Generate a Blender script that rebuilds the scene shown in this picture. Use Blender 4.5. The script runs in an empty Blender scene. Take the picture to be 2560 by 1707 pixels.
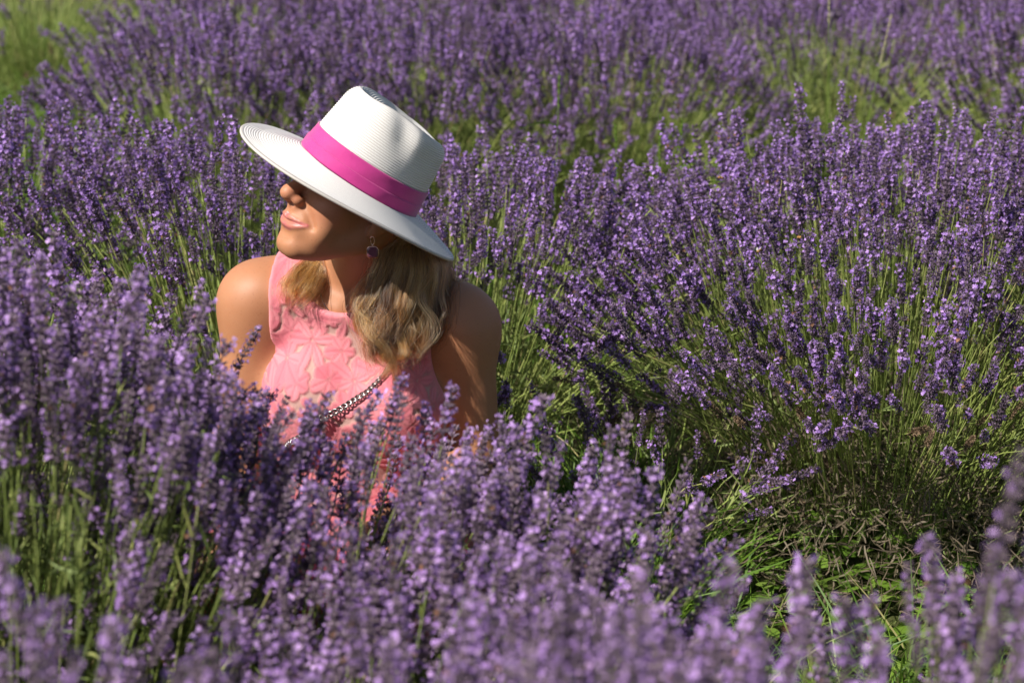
import bpy, math, random
import numpy as np
from mathutils import Vector, Matrix

rng = np.random.default_rng(7)
random.seed(7)
SC = bpy.context.scene
COL = SC.collection

# ------------------------------------------------------------------ camera, sky, sun, exposure
cam_d = bpy.data.cameras.new('camera')
cam = bpy.data.objects.new('camera', cam_d); COL.objects.link(cam)
cam.location = (0.0, 0.0, 1.42)
cam.rotation_euler = (math.radians(90 - 17), 0, 0)
cam_d.lens = 70.0; cam_d.sensor_width = 36.0
cam_d.clip_start = 0.05; cam_d.clip_end = 300.0
cam_d.dof.use_dof = True
cam_d.dof.focus_distance = 2.99
cam_d.dof.aperture_fstop = 4.5
cam_d.dof.aperture_blades = 9
SC.camera = cam

SUN_DIR = Vector((-0.57, -0.42, 0.74)).normalized()      # towards the sun
elev = math.asin(SUN_DIR.z)
world = bpy.data.worlds.new('World'); SC.world = world; world.use_nodes = True
wn = world.node_tree.nodes; wl = world.node_tree.links
for n in list(wn): wn.remove(n)
wo = wn.new('ShaderNodeOutputWorld'); wb = wn.new('ShaderNodeBackground'); ws = wn.new('ShaderNodeTexSky')
ws.sky_type = 'NISHITA'; ws.sun_disc = False
ws.sun_elevation = elev; ws.sun_rotation = math.atan2(SUN_DIR.x, SUN_DIR.y)
wb.inputs['Strength'].default_value = 0.06
wl.new(ws.outputs[0], wb.inputs[0]); wl.new(wb.outputs[0], wo.inputs[0])
sun_d = bpy.data.lights.new('sun', 'SUN'); sun_d.energy = 5.0; sun_d.angle = math.radians(0.55)
sun_d.color = (1.0, 0.95, 0.87)
sun = bpy.data.objects.new('sun', sun_d); COL.objects.link(sun)
sun.rotation_euler = SUN_DIR.to_track_quat('Z', 'Y').to_euler(); sun.location = (-6, -2, 8)
vs = SC.view_settings
vs.view_transform = 'Standard'; vs.look = 'None'; vs.exposure = 0.65; vs.gamma = 1.0; vs.use_curve_mapping = False
SC.render.film_transparent = False
try:
    SC.cycles.max_bounces = 8; SC.cycles.transparent_max_bounces = 8
except Exception: pass

# ------------------------------------------------------------------ helpers
def tag(o, label=None, cat=None, group=None, kind=None):
    if label: o['label'] = label
    if cat: o['category'] = cat
    if group: o['group'] = group
    if kind: o['kind'] = kind
    return o

def mesh_np(name, verts, faces, smooth=True):
    """faces: int array (n,4) or (n,3)"""
    me = bpy.data.meshes.new(name)
    verts = np.asarray(verts, np.float32); faces = np.asarray(faces, np.int32)
    k = faces.shape[1]
    me.vertices.add(len(verts)); me.vertices.foreach_set('co', verts.ravel())
    me.loops.add(faces.size); me.loops.foreach_set('vertex_index', faces.ravel())
    me.polygons.add(len(faces))
    me.polygons.foreach_set('loop_start', np.arange(0, faces.size, k, dtype=np.int32))
    me.polygons.foreach_set('loop_total', np.full(len(faces), k, np.int32))
    me.polygons.foreach_set('use_smooth', np.full(len(faces), smooth, bool))
    me.update(calc_edges=True); me.validate()
    return me

def fattr(me, name, vals, domain='POINT'):
    a = me.attributes.new(name, 'FLOAT', domain)
    a.data.foreach_set('value', np.asarray(vals, np.float32).ravel())

def obj(name, me, mat=None, parent=None, loc=(0, 0, 0)):
    o = bpy.data.objects.new(name, me); COL.objects.link(o)
    if mat is not None and me is not None:
        me.materials.clear() if len(me.materials) else None
        for m in (mat if isinstance(mat, (list, tuple)) else [mat]): me.materials.append(m)
    o.location = loc
    if parent is not None: o.parent = parent
    return o

def empty(name, loc=(0, 0, 0)):
    o = bpy.data.objects.new(name, None); COL.objects.link(o); o.location = loc
    o.empty_display_size = 0.1
    return o

class NT:
    """small node-tree writer"""
    def __init__(self, name, rough=0.6, spec=0.5):
        self.m = bpy.data.materials.new(name); self.m.use_nodes = True
        self.t = self.m.node_tree; self.n = self.t.nodes; self.l = self.t.links
        self.b = self.n['Principled BSDF']; self.out = self.n['Material Output']
        self.b.inputs['Roughness'].default_value = rough
        self.b.inputs['Specular IOR Level'].default_value = spec
    def new(self, t, **kw):
        n = self.n.new(t)
        for k, v in kw.items(): setattr(n, k, v)
        return n
    def link(self, a, b): self.l.new(a, b)
    def attr(self, name):
        return self.new('ShaderNodeAttribute', attribute_name=name).outputs['Fac']
    def ramp(self, fac, stops):
        r = self.new('ShaderNodeValToRGB'); e = r.color_ramp.elements
        while len(e) < len(stops): e.new(0.5)
        for el, (p, c) in zip(e, stops): el.position = p; el.color = (*c, 1)
        self.link(fac, r.inputs[0]); return r.outputs[0]
    def noise(self, scale, detail=3, rough=0.5, coord='Object', dist=0.0):
        tc = self.new('ShaderNodeTexCoord'); n = self.new('ShaderNodeTexNoise')
        n.inputs['Scale'].default_value = scale; n.inputs['Detail'].default_value = detail
        n.inputs['Roughness'].default_value = rough; n.inputs['Distortion'].default_value = dist
        self.link(tc.outputs[coord], n.inputs['Vector']); return n.outputs['Fac']
    def mix(self, fac, a, b, mode='MIX'):
        m = self.new('ShaderNodeMix', data_type='RGBA', blend_type=mode)
        for s, v in ((m.inputs[0], fac), (m.inputs[6], a), (m.inputs[7], b)):
            if hasattr(v, 'is_output'): self.link(v, s)
            elif isinstance(v, (int, float)): s.default_value = v
            else: s.default_value = (*v, 1)
        return m.outputs[2]
    def math(self, op, a, b=None):
        m = self.new('ShaderNodeMath', operation=op)
        for s, v in ((m.inputs[0], a), (m.inputs[1], b)):
            if v is None: continue
            if hasattr(v, 'is_output'): self.link(v, s)
            else: s.default_value = v
        return m.outputs[0]
    def objrand(self): return self.new('ShaderNodeObjectInfo').outputs['Random']
    def color(self, c):
        if hasattr(c, 'is_output'): self.link(c, self.b.inputs['Base Color'])
        else: self.b.inputs['Base Color'].default_value = (*c, 1)
    def bump(self, h, dist=0.001, strength=1.0):
        b = self.new('ShaderNodeBump'); b.inputs['Distance'].default_value = dist
        b.inputs['Strength'].default_value = strength
        self.link(h, b.inputs['Height']); self.link(b.outputs[0], self.b.inputs['Normal'])

def translucent(nt, col, amount):
    """leaf-like: mixes some translucency into the material"""
    tr = nt.new('ShaderNodeBsdfTranslucent'); mx = nt.new('ShaderNodeMixShader')
    if hasattr(col, 'is_output'): nt.link(col, tr.inputs[0])
    else: tr.inputs[0].default_value = (*col, 1)
    mx.inputs[0].default_value = amount
    nt.link(nt.b.outputs[0], mx.inputs[1]); nt.link(tr.outputs[0], mx.inputs[2])
    nt.link(mx.outputs[0], nt.out.inputs[0])

def tube(points, radii, sides=8, cap=True):
    """tube along a polyline -> verts, quads"""
    P = np.asarray(points, float); n = len(P)
    T = np.gradient(P, axis=0); T /= np.linalg.norm(T, axis=1)[:, None] + 1e-12
    ref = np.array([0.3, 0.2, 0.93]); A = np.cross(T, ref)
    A /= np.linalg.norm(A, axis=1)[:, None] + 1e-9
    Bn = np.cross(T, A)
    r = np.broadcast_to(np.asarray(radii, float), (n,))
    a = np.arange(sides) * 2 * np.pi / sides
    V = P[:, None] + r[:, None, None] * (np.cos(a)[None, :, None] * A[:, None] + np.sin(a)[None, :, None] * Bn[:, None])
    V = V.reshape(-1, 3)
    i = np.arange(n - 1)[:, None] * sides; j = np.arange(sides)[None]; j2 = (j + 1) % sides
    F = np.stack([i + j, i + j2, i + sides + j2, i + sides + j], -1).reshape(-1, 4)
    if cap:
        V = np.vstack([V, P[:1], P[-1:]]); c0, c1 = len(V) - 2, len(V) - 1
        jj = np.arange(sides); jn = (jj + 1) % sides
        F = np.vstack([F, np.stack([jn, jj, np.full(sides, c0), np.full(sides, c0)], -1)[:, [0, 1, 2, 2]] * 1,
                       np.stack([(n - 1) * sides + jj, (n - 1) * sides + jn, np.full(sides, c1), np.full(sides, c1)], -1)])
    return V, F

def smooth_path(ctrl, n):
    """Catmull-Rom through control points"""
    C = np.asarray(ctrl, float); C = np.vstack([2 * C[0] - C[1], C, 2 * C[-1] - C[-2]])
    m = len(C) - 3; t = np.linspace(0, m - 1e-6, n); i = t.astype(int); u = (t - i)[:, None]
    p0, p1, p2, p3 = C[i], C[i + 1], C[i + 2], C[i + 3]
    return 0.5 * (2 * p1 + (p2 - p0) * u + (2 * p0 - 5 * p1 + 4 * p2 - p3) * u**2 + (3 * p1 - p0 - 3 * p2 + p3) * u**3)
# ================================================================== the woman
# ------------------------------------------------------------------ signed-distance modelling on a graded grid
class Field:
    def __init__(s, xs, ys, zs):
        s.ax = [np.asarray(a, np.float32) for a in (xs, ys, zs)]
        s.F = np.full([len(a) for a in s.ax], 1.0, np.float32)
    def sub(s, lo, hi):
        sl = tuple(slice(max(0, np.searchsorted(a, l) - 1), np.searchsorted(a, h) + 1) for a, l, h in zip(s.ax, lo, hi))
        return sl, (s.ax[0][sl[0]][:, None, None], s.ax[1][sl[1]][None, :, None], s.ax[2][sl[2]][None, None, :])
    def add(s, prim, k=0.0, cut=False):
        fn, lo, hi = prim
        pad = 0.02 + k
        sl, P = s.sub(np.asarray(lo) - pad, np.asarray(hi) + pad)
        if any(q.size == 0 for q in P): return
        d = fn(P).astype(np.float32); a = s.F[sl]
        if not cut:
            if k > 0:
                h = np.maximum(k - np.abs(a - d), 0) / k; s.F[sl] = np.minimum(a, d) - h * h * k * 0.25
            else: s.F[sl] = np.minimum(a, d)
        else:
            d = -d
            if k > 0:
                h = np.maximum(k - np.abs(a - d), 0) / k; s.F[sl] = np.maximum(a, d) + h * h * k * 0.25
            else: s.F[sl] = np.maximum(a, d)
    def sample(s, P):
        P = np.asarray(P, np.float32); idx = []; fr = []
        for c in range(3):
            a = s.ax[c]; i = np.clip(np.searchsorted(a, P[:, c]) - 1, 0, len(a) - 2)
            idx.append(i); fr.append(np.clip((P[:, c] - a[i]) / (a[i + 1] - a[i]), 0, 1))
        v = 0
        for dx in (0, 1):
            for dy in (0, 1):
                for dz in (0, 1):
                    w = (fr[0] if dx else 1 - fr[0]) * (fr[1] if dy else 1 - fr[1]) * (fr[2] if dz else 1 - fr[2])
                    v = v + w * s.F[idx[0] + dx, idx[1] + dy, idx[2] + dz]
        return v
    def grad(s, P, e=0.003):
        P = np.asarray(P, np.float32); g = np.zeros_like(P)
        for c in range(3):
            q = np.zeros(3, np.float32); q[c] = e
            g[:, c] = s.sample(P + q) - s.sample(P - q)
        return g / (np.linalg.norm(g, axis=1)[:, None] + 1e-9)
    def push(s, P, off, both=False, it=4):
        P = np.asarray(P, np.float32).copy()
        for _ in range(it):
            d = s.sample(P) - off
            m = (d < 0) | both
            m &= np.abs(d) < 0.15
            if not m.any(): break
            g = s.grad(P[m]); P[m] -= g * d[m][:, None] * 0.9
        return P
    def mesh(s):
        """surface nets"""
        F = s.F; S = F < 0; n = np.array(F.shape)
        c = np.zeros(n - 1, np.uint8)
        for dx in (0, 1):
            for dy in (0, 1):
                for dz in (0, 1):
                    c += S[dx:n[0] - 1 + dx, dy:n[1] - 1 + dy, dz:n[2] - 1 + dz]
        act = (c > 0) & (c < 8)
        I = np.argwhere(act); ids = np.full(n - 1, -1, np.int32); ids[act] = np.arange(len(I))
        pos = np.zeros((len(I), 3), np.float64); cnt = np.zeros(len(I))
        cor = [(a, b, d) for a in (0, 1) for b in (0, 1) for d in (0, 1)]
        for a in cor:
            for ax in range(3):
                if a[ax]: continue
                b = list(a); b[ax] = 1
                i0 = I + np.array(a); i1 = I + np.array(b)
                f0 = F[i0[:, 0], i0[:, 1], i0[:, 2]]; f1 = F[i1[:, 0], i1[:, 1], i1[:, 2]]
                m = (f0 < 0) != (f1 < 0)
                t = f0[m] / (f0[m] - f1[m])
                p = np.stack([s.ax[q][i0[m][:, q]] * (1 - t) + s.ax[q][i1[m][:, q]] * t for q in range(3)], -1)
                pos[m] += p; cnt[m] += 1
        pos /= cnt[:, None]
        quads = []
        for ax in range(3):
            o1, o2 = [(1, 2), (2, 0), (0, 1)][ax]
            a = [slice(None)] * 3; b = [slice(None)] * 3
            a[ax] = slice(0, -1); b[ax] = slice(1, None)
            ch = S[tuple(a)] != S[tuple(b)]
            E = np.argwhere(ch)
            ok = (E[:, o1] > 0) & (E[:, o2] > 0) & (E[:, o1] < n[o1] - 1) & (E[:, o2] < n[o2] - 1)
            E = E[ok]; ins = S[E[:, 0], E[:, 1], E[:, 2]]
            def cid(d1, d2):
                q = E.copy(); q[:, o1] += d1; q[:, o2] += d2
                return ids[q[:, 0], q[:, 1], q[:, 2]]
            Q = np.stack([cid(-1, -1), cid(0, -1), cid(0, 0), cid(-1, 0)], -1)
            Q[~ins] = Q[~ins][:, ::-1]
            quads.append(Q)
        Q = np.vstack(quads)
        return pos, Q[(Q >= 0).all(1)]

def loc_pts(P, o, M):
    d = [P[i] - o[i] for i in range(3)]
    return [d[0] * M[r][0] + d[1] * M[r][1] + d[2] * M[r][2] for r in range(3)]

WORLD = (np.zeros(3), np.eye(3))
def _bb(pts, r, fr):
    o, M = fr; pts = np.asarray(pts, float); W = pts @ np.asarray(M) + o
    r = np.max(r); return W.min(0) - r, W.max(0) + r
def cone(a, b, ra, rb, fr=WORLD, mirror=False):
    a = np.asarray(a, float); b = np.asarray(b, float); ba = b - a; L = ba @ ba
    def fn(P):
        q = loc_pts(P, *fr)
        if mirror: q[0] = np.abs(q[0])
        pa = [q[i] - a[i] for i in range(3)]
        t = np.clip((pa[0] * ba[0] + pa[1] * ba[1] + pa[2] * ba[2]) / (L + 1e-12), 0, 1)
        return np.sqrt(sum((pa[i] - ba[i] * t)**2 for i in range(3))) - (ra + (rb - ra) * t)
    pts = [a, b] + ([a * [-1, 1, 1], b * [-1, 1, 1]] if mirror else [])
    lo, hi = _bb(pts, max(ra, rb), fr); return fn, lo, hi
def ell(c, r, fr=WORLD, mirror=False):
    c = np.asarray(c, float); r = np.asarray(r, float) * np.ones(3)
    def fn(P):
        q = loc_pts(P, *fr)
        if mirror: q[0] = np.abs(q[0])
        k0 = np.sqrt(sum(((q[i] - c[i]) / r[i])**2 for i in range(3)))
        k1 = np.sqrt(sum(((q[i] - c[i]) / r[i]**2)**2 for i in range(3)))
        return k0 * (k0 - 1) / (k1 + 1e-9)
    pts = [c] + ([c * [-1, 1, 1]] if mirror else [])
    lo, hi = _bb(pts, r.max(), fr); return fn, lo, hi

# ------------------------------------------------------------------ pose
# head turned to her right and lifted towards the sun: rows are her right, forward and up directions
def head_axes(tilt, lean, turn):
    p = math.radians(17.0); t, e, h = (math.radians(v) for v in (tilt, lean, turn))
    R = np.array([1, 0, 0.]); Uc = np.array([0, math.sin(p), math.cos(p)]); B = np.array([0, -math.cos(p), math.sin(p)])
    u = math.sin(t) * R + math.cos(t) * Uc; U = math.cos(e) * u + math.sin(e) * B; V = math.cos(e) * B - math.sin(e) * u
    L = -math.cos(t) * R + math.sin(t) * Uc
    return np.array([-(math.sin(h) * V - math.cos(h) * L), math.sin(h) * L + math.cos(h) * V, U])
HM = head_axes(22, 9, 50); HO = np.array([-0.226, 2.84, 0.777]); HF = (HO, HM)
def hw(p): return np.asarray(p, float) @ HM + HO          # head -> world
# trunk frame: x towards her left, y forward (to the camera), z up
yaw = math.radians(6)
BM = np.array([[math.cos(yaw), -math.sin(yaw), 0], [-math.sin(yaw), -math.cos(yaw), 0], [0, 0, 1.0]])
BO = np.array([-0.236, 2.935, 0.0]); BF = (BO, BM)
def bw(p): return np.asarray(p, float) @ BM + BO
SHR = np.array([-0.392, 2.945, 0.580]); SHL = np.array([-0.078, 2.905, 0.552])      # shoulders (her right, her left)
ELR = np.array([-0.428, 2.915, 0.365]); ELL = np.array([-0.055, 2.885, 0.345])
WRR = np.array([-0.410, 2.735, 0.285]); WRL = np.array([-0.135, 2.685, 0.330])
HIP = {-1: bw((-0.09, 0.0, 0.11)), 1: bw((0.09, 0.0, 0.11))}
KNE = {-1: bw((-0.13, 0.36, 0.285)), 1: bw((0.10, 0.37, 0.275))}
ANK = {-1: bw((-0.10, 0.42, -0.01 + 0.085)), 1: bw((0.09, 0.45, 0.075))}

trunk = [
    (ell((0, -0.015, 0.44), (0.138, 0.098, 0.185), BF), 0.0),
    (cone((-0.10, -0.02, 0.575), (0.10, -0.02, 0.565), 0.062, 0.062, BF), 0.06),
    (ell((-0.068, 0.058, 0.452), (0.066, 0.066, 0.062), BF), 0.035),
    (ell((0.068, 0.058, 0.448), (0.066, 0.066, 0.062), BF), 0.035),
    (ell((0, -0.01, 0.26), (0.125, 0.098, 0.16), BF), 0.06),
    (ell((0, -0.02, 0.12), (0.172, 0.135, 0.12), BF), 0.06),
]
thighs = [(cone(HIP[s], KNE[s], 0.088, 0.058), 0.04) for s in (-1, 1)]
neckbase = bw((0.0, -0.035, 0.60))
axis_x = np.linspace
def graded(lo, hi, flo, fhi, coarse, fine):
    return np.concatenate([np.arange(lo, flo, coarse), np.arange(flo, fhi, fine), np.arange(fhi, hi, coarse)])
body = Field(graded(-0.53, 0.05, -0.37, -0.13, 0.0042, 0.0021), graded(2.38, 3.14, 2.68, 2.95, 0.0042, 0.0021),
             graded(-0.02, 0.93, 0.60, 0.90, 0.0042, 0.0021))
A = body.add
for pr, k in trunk: A(pr, k)
A(cone(neckbase, hw((0, -0.03, -0.02)), 0.060, 0.054), 0.03)
A(cone(neckbase + [-0.02, 0.0, 0.03], SHR + [0.01, 0.01, 0.012], 0.046, 0.040), 0.05)      # trapezius
A(cone(neckbase + [0.02, 0.0, 0.03], SHL + [-0.01, 0.01, 0.012], 0.046, 0.040), 0.05)
A(cone(bw((-0.02, 0.055, 0.588)), SHR + [0.02, -0.03, 0.03], 0.010, 0.010), 0.03)          # collarbones
A(cone(bw((0.02, 0.055, 0.588)), SHL + [-0.02, -0.03, 0.03], 0.010, 0.010), 0.03)
for sh, el_, wr in ((SHR, ELR, WRR), (SHL, ELL, WRL)):
    A(ell(sh, (0.053, 0.052, 0.056)), 0.04)
    A(cone(sh, el_, 0.050, 0.037), 0.04)
    m = el_ * 0.72 + wr * 0.28
    A(cone(el_, m, 0.036, 0.039), 0.02); A(cone(m, wr, 0.039, 0.024), 0.02)
for pr, k in thighs: A(pr, k)
for s in (-1, 1):
    m = KNE[s] * 0.7 + ANK[s] * 0.3 + np.array([0, 0.02, 0])
    A(cone(KNE[s], m, 0.052, 0.050), 0.03); A(cone(m, ANK[s], 0.050, 0.032), 0.03)
    toe = ANK[s] + np.array([0.02 * s, -0.15, -0.055])
    A(cone(ANK[s] + [0, 0.03, -0.05], toe, 0.030, 0.020), 0.03)
def hand(wr, palm_dir, side, curl_dir, k0):
    """palm and five separate bent fingers; side = direction of the thumb across the palm"""
    d = palm_dir / np.linalg.norm(palm_dir); sd = side - d * (side @ d); sd /= np.linalg.norm(sd)
    c = curl_dir - d * (curl_dir @ d) - sd * (curl_dir @ sd); c /= np.linalg.norm(c)
    A(cone(wr, wr + d * 0.025, 0.023, 0.021), 0.02)
    for q, (off, Lg) in enumerate(((0.027, 0.066), (0.009, 0.075), (-0.009, 0.070), (-0.027, 0.055))):
        kn = wr + d * (0.082 - 0.004 * q) + sd * off
        A(cone(wr + d * 0.02 + sd * off * 0.5, kn, 0.014, 0.0105), 0.010)
        d1 = d * 0.85 + c * 0.5 + sd * off * 3; d1 /= np.linalg.norm(d1)
        d2 = d * 0.35 + c * 0.95; d2 /= np.linalg.norm(d2)
        d3 = -d * 0.1 + c; d3 /= np.linalg.norm(d3)
        a = kn + d1 * Lg * 0.48; b = a + d2 * Lg * 0.32; e = b + d3 * Lg * 0.22
        A(cone(kn, a, 0.0098, 0.0086), 0.005); A(cone(a, b, 0.0086, 0.0078), 0.003); A(cone(b, e, 0.0078, 0.0062), 0.003)
    t0 = wr + d * 0.022 + sd * 0.022; t1 = t0 + d * 0.030 + sd * 0.028 + c * 0.008; t2 = t1 + d * 0.030 + sd * 0.006 + c * 0.012
    A(cone(t0, t1, 0.015, 0.011), 0.012); A(cone(t1, t2, 0.0105, 0.008), 0.004)
hand(WRR, np.array([0.1, -0.62, -0.35]), np.array([1.0, 0, 0]), np.array([0, -0.3, -1.0]), 0)
hand(WRL, np.array([-0.75, -0.50, -0.20]), np.array([0.0, -0.3, 1.0]), np.array([0.1, 0.3, -1.0]), 0)

# ---- head and face (head frame)
h = lambda f, *a, **k: f(*a, fr=HF, mirror=k.get('mirror', False))
A(h(ell, (0, -0.020, 0.028), (0.073, 0.091, 0.080)), 0.03)
A(h(ell, (0, 0.034, -0.026), (0.056, 0.055, 0.072)), 0.03)
A(h(cone, (0.045, -0.004, -0.058), (0.012, 0.072, -0.099), 0.017, 0.015, mirror=True), 0.035)
A(h(ell, (0, 0.050, -0.068), (0.038, 0.036, 0.040)), 0.02)
A(h(ell, (0, 0.0770, -0.0985), (0.017, 0.0145, 0.0145)), 0.016)
A(h(ell, (0.039, 0.055, -0.026), (0.024, 0.026, 0.024), mirror=True), 0.022)
A(h(cone, (0.036, 0.073, 0.019), (0, 0.080, 0.018), 0.012, 0.013, mirror=True), 0.02)
A(h(ell, (0.0315, 0.090, 0.001), (0.016, 0.013, 0.010), mirror=True), 0.016, True)         # sockets
A(h(cone, (0, 0.084, 0.010), (0, 0.1075, -0.022), 0.0080, 0.0095), 0.014)
A(h(ell, (0, 0.1115, -0.0280), (0.0115, 0.0108, 0.0100)), 0.009)
A(h(ell, (0.0125, 0.0975, -0.0330), (0.0066, 0.0098, 0.0070), mirror=True), 0.007)
A(h(cone, (0, 0.100, -0.036), (0, 0.088, -0.046), 0.006, 0.010), 0.010)
A(h(ell, (0.0315, 0.0700, 0.0015), (0.0135, 0.0130, 0.0130), mirror=True), 0.004)           # lids
A(h(ell, (0.0315, 0.0850, 0.0005), (0.0120, 0.0070, 0.0024), mirror=True), 0.002, True)
A(h(ell, (0, 0.0790, -0.0620), (0.027, 0.0165, 0.021)), 0.016)
A(h(ell, (0.0400, 0.0600, -0.0620), (0.0120, 0.0120, 0.0160), mirror=True), 0.018)           # smile pads
def face_y(x, z):
    """how far forward the face reaches at (x, z) of the head frame"""
    ys = np.linspace(0.125, 0.045, 161); P_ = np.stack([np.full(161, x), ys, np.full(161, z)], -1) @ HM + HO
    f_ = body.sample(P_); k_ = int(np.argmax(f_ < 0)); k_ = max(k_, 1)
    return ys[k_ - 1] + (ys[k_] - ys[k_ - 1]) * f_[k_ - 1] / (f_[k_ - 1] - f_[k_] + 1e-9)
LX = np.array([0.0, 0.005, 0.011, 0.017, 0.023, 0.0285, 0.0325])
def lip_line(zs, rs, ps, sink=True):
    out = []
    for x_, z_, r_, p_ in zip(LX, zs, rs, ps): out.append((np.array([x_, face_y(x_, z_) + p_ * (0.72 if sink else 1) - (r_ * 0.9 if sink else 0), z_]), r_ * (0.9 if sink else 1)))
    return out
UL = lip_line([-0.0605, -0.0590, -0.0593, -0.0600, -0.0604, -0.0604, -0.0600], [0.0046, 0.0050, 0.0046, 0.0040, 0.0033, 0.0025, 0.0018], [0.0026, 0.0030, 0.0027, 0.0022, 0.0016, 0.0009, 0.0004])
LL = lip_line([-0.0722, -0.0720, -0.0706, -0.0686, -0.0662, -0.0634, -0.0612], [0.0064, 0.0063, 0.0057, 0.0049, 0.0038, 0.0027, 0.0018], [0.0034, 0.0034, 0.0030, 0.0024, 0.0017, 0.0010, 0.0004])
for ln in (UL, LL):
    for q in range(6): A(h(cone, ln[q][0], ln[q + 1][0], ln[q][1], ln[q + 1][1], mirror=True), 0.003)
ML = lip_line([-0.0655, -0.0652, -0.0647, -0.0640, -0.0630, -0.0618, -0.0604], [0.0017, 0.0017, 0.0016, 0.0015, 0.0014, 0.0012, 0.0009], [-0.0002] * 7, False)
for q in range(6): A(h(cone, ML[q][0], ML[q + 1][0], ML[q][1], ML[q + 1][1], mirror=True), 0.002, True)
A(h(ell, (0, 0.0985, -0.0850), (0.015, 0.0060, 0.0055)), 0.012, True)
A(h(cone, (0, 0.1010, -0.0480), (0, 0.0995, -0.0545), 0.0028, 0.0030), 0.005, True)
A(h(ell, (0.0068, 0.1040, -0.0400), (0.0034, 0.0052, 0.0040), mirror=True), 0.003, True)
A(h(cone, (0.0235, 0.0905, -0.0370), (0.0400, 0.0760, -0.0590), 0.0014, 0.0014, mirror=True), 0.010, True)
# ears
A(h(ell, (0.0755, -0.0060, -0.0080), (0.0075, 0.0175, 0.0300), mirror=True), 0.007)
A(h(ell, (0.0715, -0.0010, -0.0360), (0.0060, 0.0080, 0.0100), mirror=True), 0.006)
A(h(ell, (0.0835, -0.0015, -0.0080), (0.0060, 0.0085, 0.0150), mirror=True), 0.004, True)

# the hat presses the head into its crown
HATM = head_axes(35, 9.5, 50); HATO = np.array([-0.2235, 2.852, 0.7955])
sl, P = body.sub((-0.40, 2.66, 0.66), (-0.05, 3.02, 0.95))
q = loc_pts(P, HATO, HATM)
rr0 = np.sqrt((q[0] / 0.0775)**2 + (q[1] / 0.0955)**2) - 1
cutd = np.minimum(q[2] + 0.004, (rr0 + np.clip(q[2], 0, 1) * 1.9) * 0.08)
body.F[sl] = np.maximum(np.maximum(body.F[sl], cutd), q[2] - 0.085).astype(np.float32)
V, Q = body.mesh()
keep = V[:, 2] > -0.015
pm = mesh_np('person', V, Q)
HL = (V - HO) @ HM.T
def segd(P, a, b):
    a = np.array(a); b = np.array(b); ba = b - a; t = np.clip(((P - a) @ ba) / (ba @ ba), 0, 1)
    return np.linalg.norm(P - a - ba * t[:, None], axis=1), t
Pm = HL * [1, 1, 1]; Pm[:, 0] = np.abs(Pm[:, 0])
lip = np.zeros(len(HL))
for ln in (UL, LL):
    for q in range(6):
        dd_, tt_ = segd(Pm, ln[q][0], ln[q + 1][0]); rr_ = ln[q][1] + (ln[q + 1][1] - ln[q][1]) * tt_
        lip = np.maximum(lip, 1 - np.clip((dd_ - rr_ - 0.0002) / 0.0012, 0, 1))
fattr(pm, 'lip', lip)
dn = np.linalg.norm((HL - [0, 0.106, -0.03]) / [1.2, 1, 1], axis=1)
dc = np.linalg.norm(Pm - [0.042, 0.065, -0.030], axis=1)
fattr(pm, 'flush', np.clip(np.maximum(1 - dn / 0.028, 0.8 - dc / 0.04), 0, 1))

sk = NT('skin', 0.5, 0.35)
blotch = sk.noise(14, 4); base = sk.mix(blotch, (0.35, 0.146, 0.070), (0.43, 0.198, 0.103))
base = sk.mix(sk.math('MULTIPLY', sk.attr('flush'), 0.7), base, (0.50, 0.18, 0.115))
fr = sk.ramp(sk.noise(330, 2), [(0.0, (0, 0, 0)), (0.64, (0, 0, 0)), (0.70, (1, 1, 1))])
frm = sk.math('MULTIPLY', fr, 0.45)
base = sk.mix(frm, base, (0.26, 0.10, 0.05))
base = sk.mix(sk.attr('lip'), base, (0.45, 0.135, 0.125)); sk.color(base)
sk.b.inputs['Subsurface Weight'].default_value = 0.12
sk.b.inputs['Subsurface Radius'].default_value = (0.010, 0.004, 0.002)
sk.b.inputs['Subsurface Scale'].default_value = 0.6
rr = sk.new('ShaderNodeMapRange'); sk.link(sk.attr('lip'), rr.inputs[0]); rr.inputs[3].default_value = 0.52; rr.inputs[4].default_value = 0.34
sk.link(rr.outputs[0], sk.b.inputs['Roughness'])
sk.bump(sk.noise(700, 3, 0.7), 0.0004, 0.5)
person = obj('person', pm, sk.m)
tag(person, 'woman in white hat and sleeveless pink top sitting among lavender, face lifted', 'person')

# eyes
ey = NT('eye', 0.1); ec = ey.noise(1, 0)
tcn = ey.attr('iris'); ey.color(ey.ramp(tcn, [(0, (0.01, 0.01, 0.01)), (0.22, (0.01, 0.01, 0.01)), (0.26, (0.10, 0.16, 0.17)), (0.48, (0.08, 0.12, 0.13)), (0.53, (0.75, 0.72, 0.70))]))
def uv_sphere(r, nu=24, nv=14):
    th = np.linspace(0, np.pi, nv); ph = np.arange(nu) * 2 * np.pi / nu
    v = np.stack([r * np.sin(th)[:, None] * np.cos(ph), r * np.cos(th)[:, None] * np.ones(nu), r * np.sin(th)[:, None] * np.sin(ph)], -1).reshape(-1, 3)
    i = np.arange(nv - 1)[:, None] * nu; j = np.arange(nu)[None]; j2 = (j + 1) % nu
    return v, np.stack([i + j2, i + j, i + nu + j, i + nu + j2], -1).reshape(-1, 4), np.repeat(th, nu)
for s in (-1, 1):
    v, q, th = uv_sphere(0.0121, nv=22)
    em = mesh_np('eye', hw(v + np.array([0.0315 * s, 0.0698, 0.0015])), q); fattr(em, 'iris', th / 0.95)
    obj('eye', em, ey.m, person)

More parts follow.
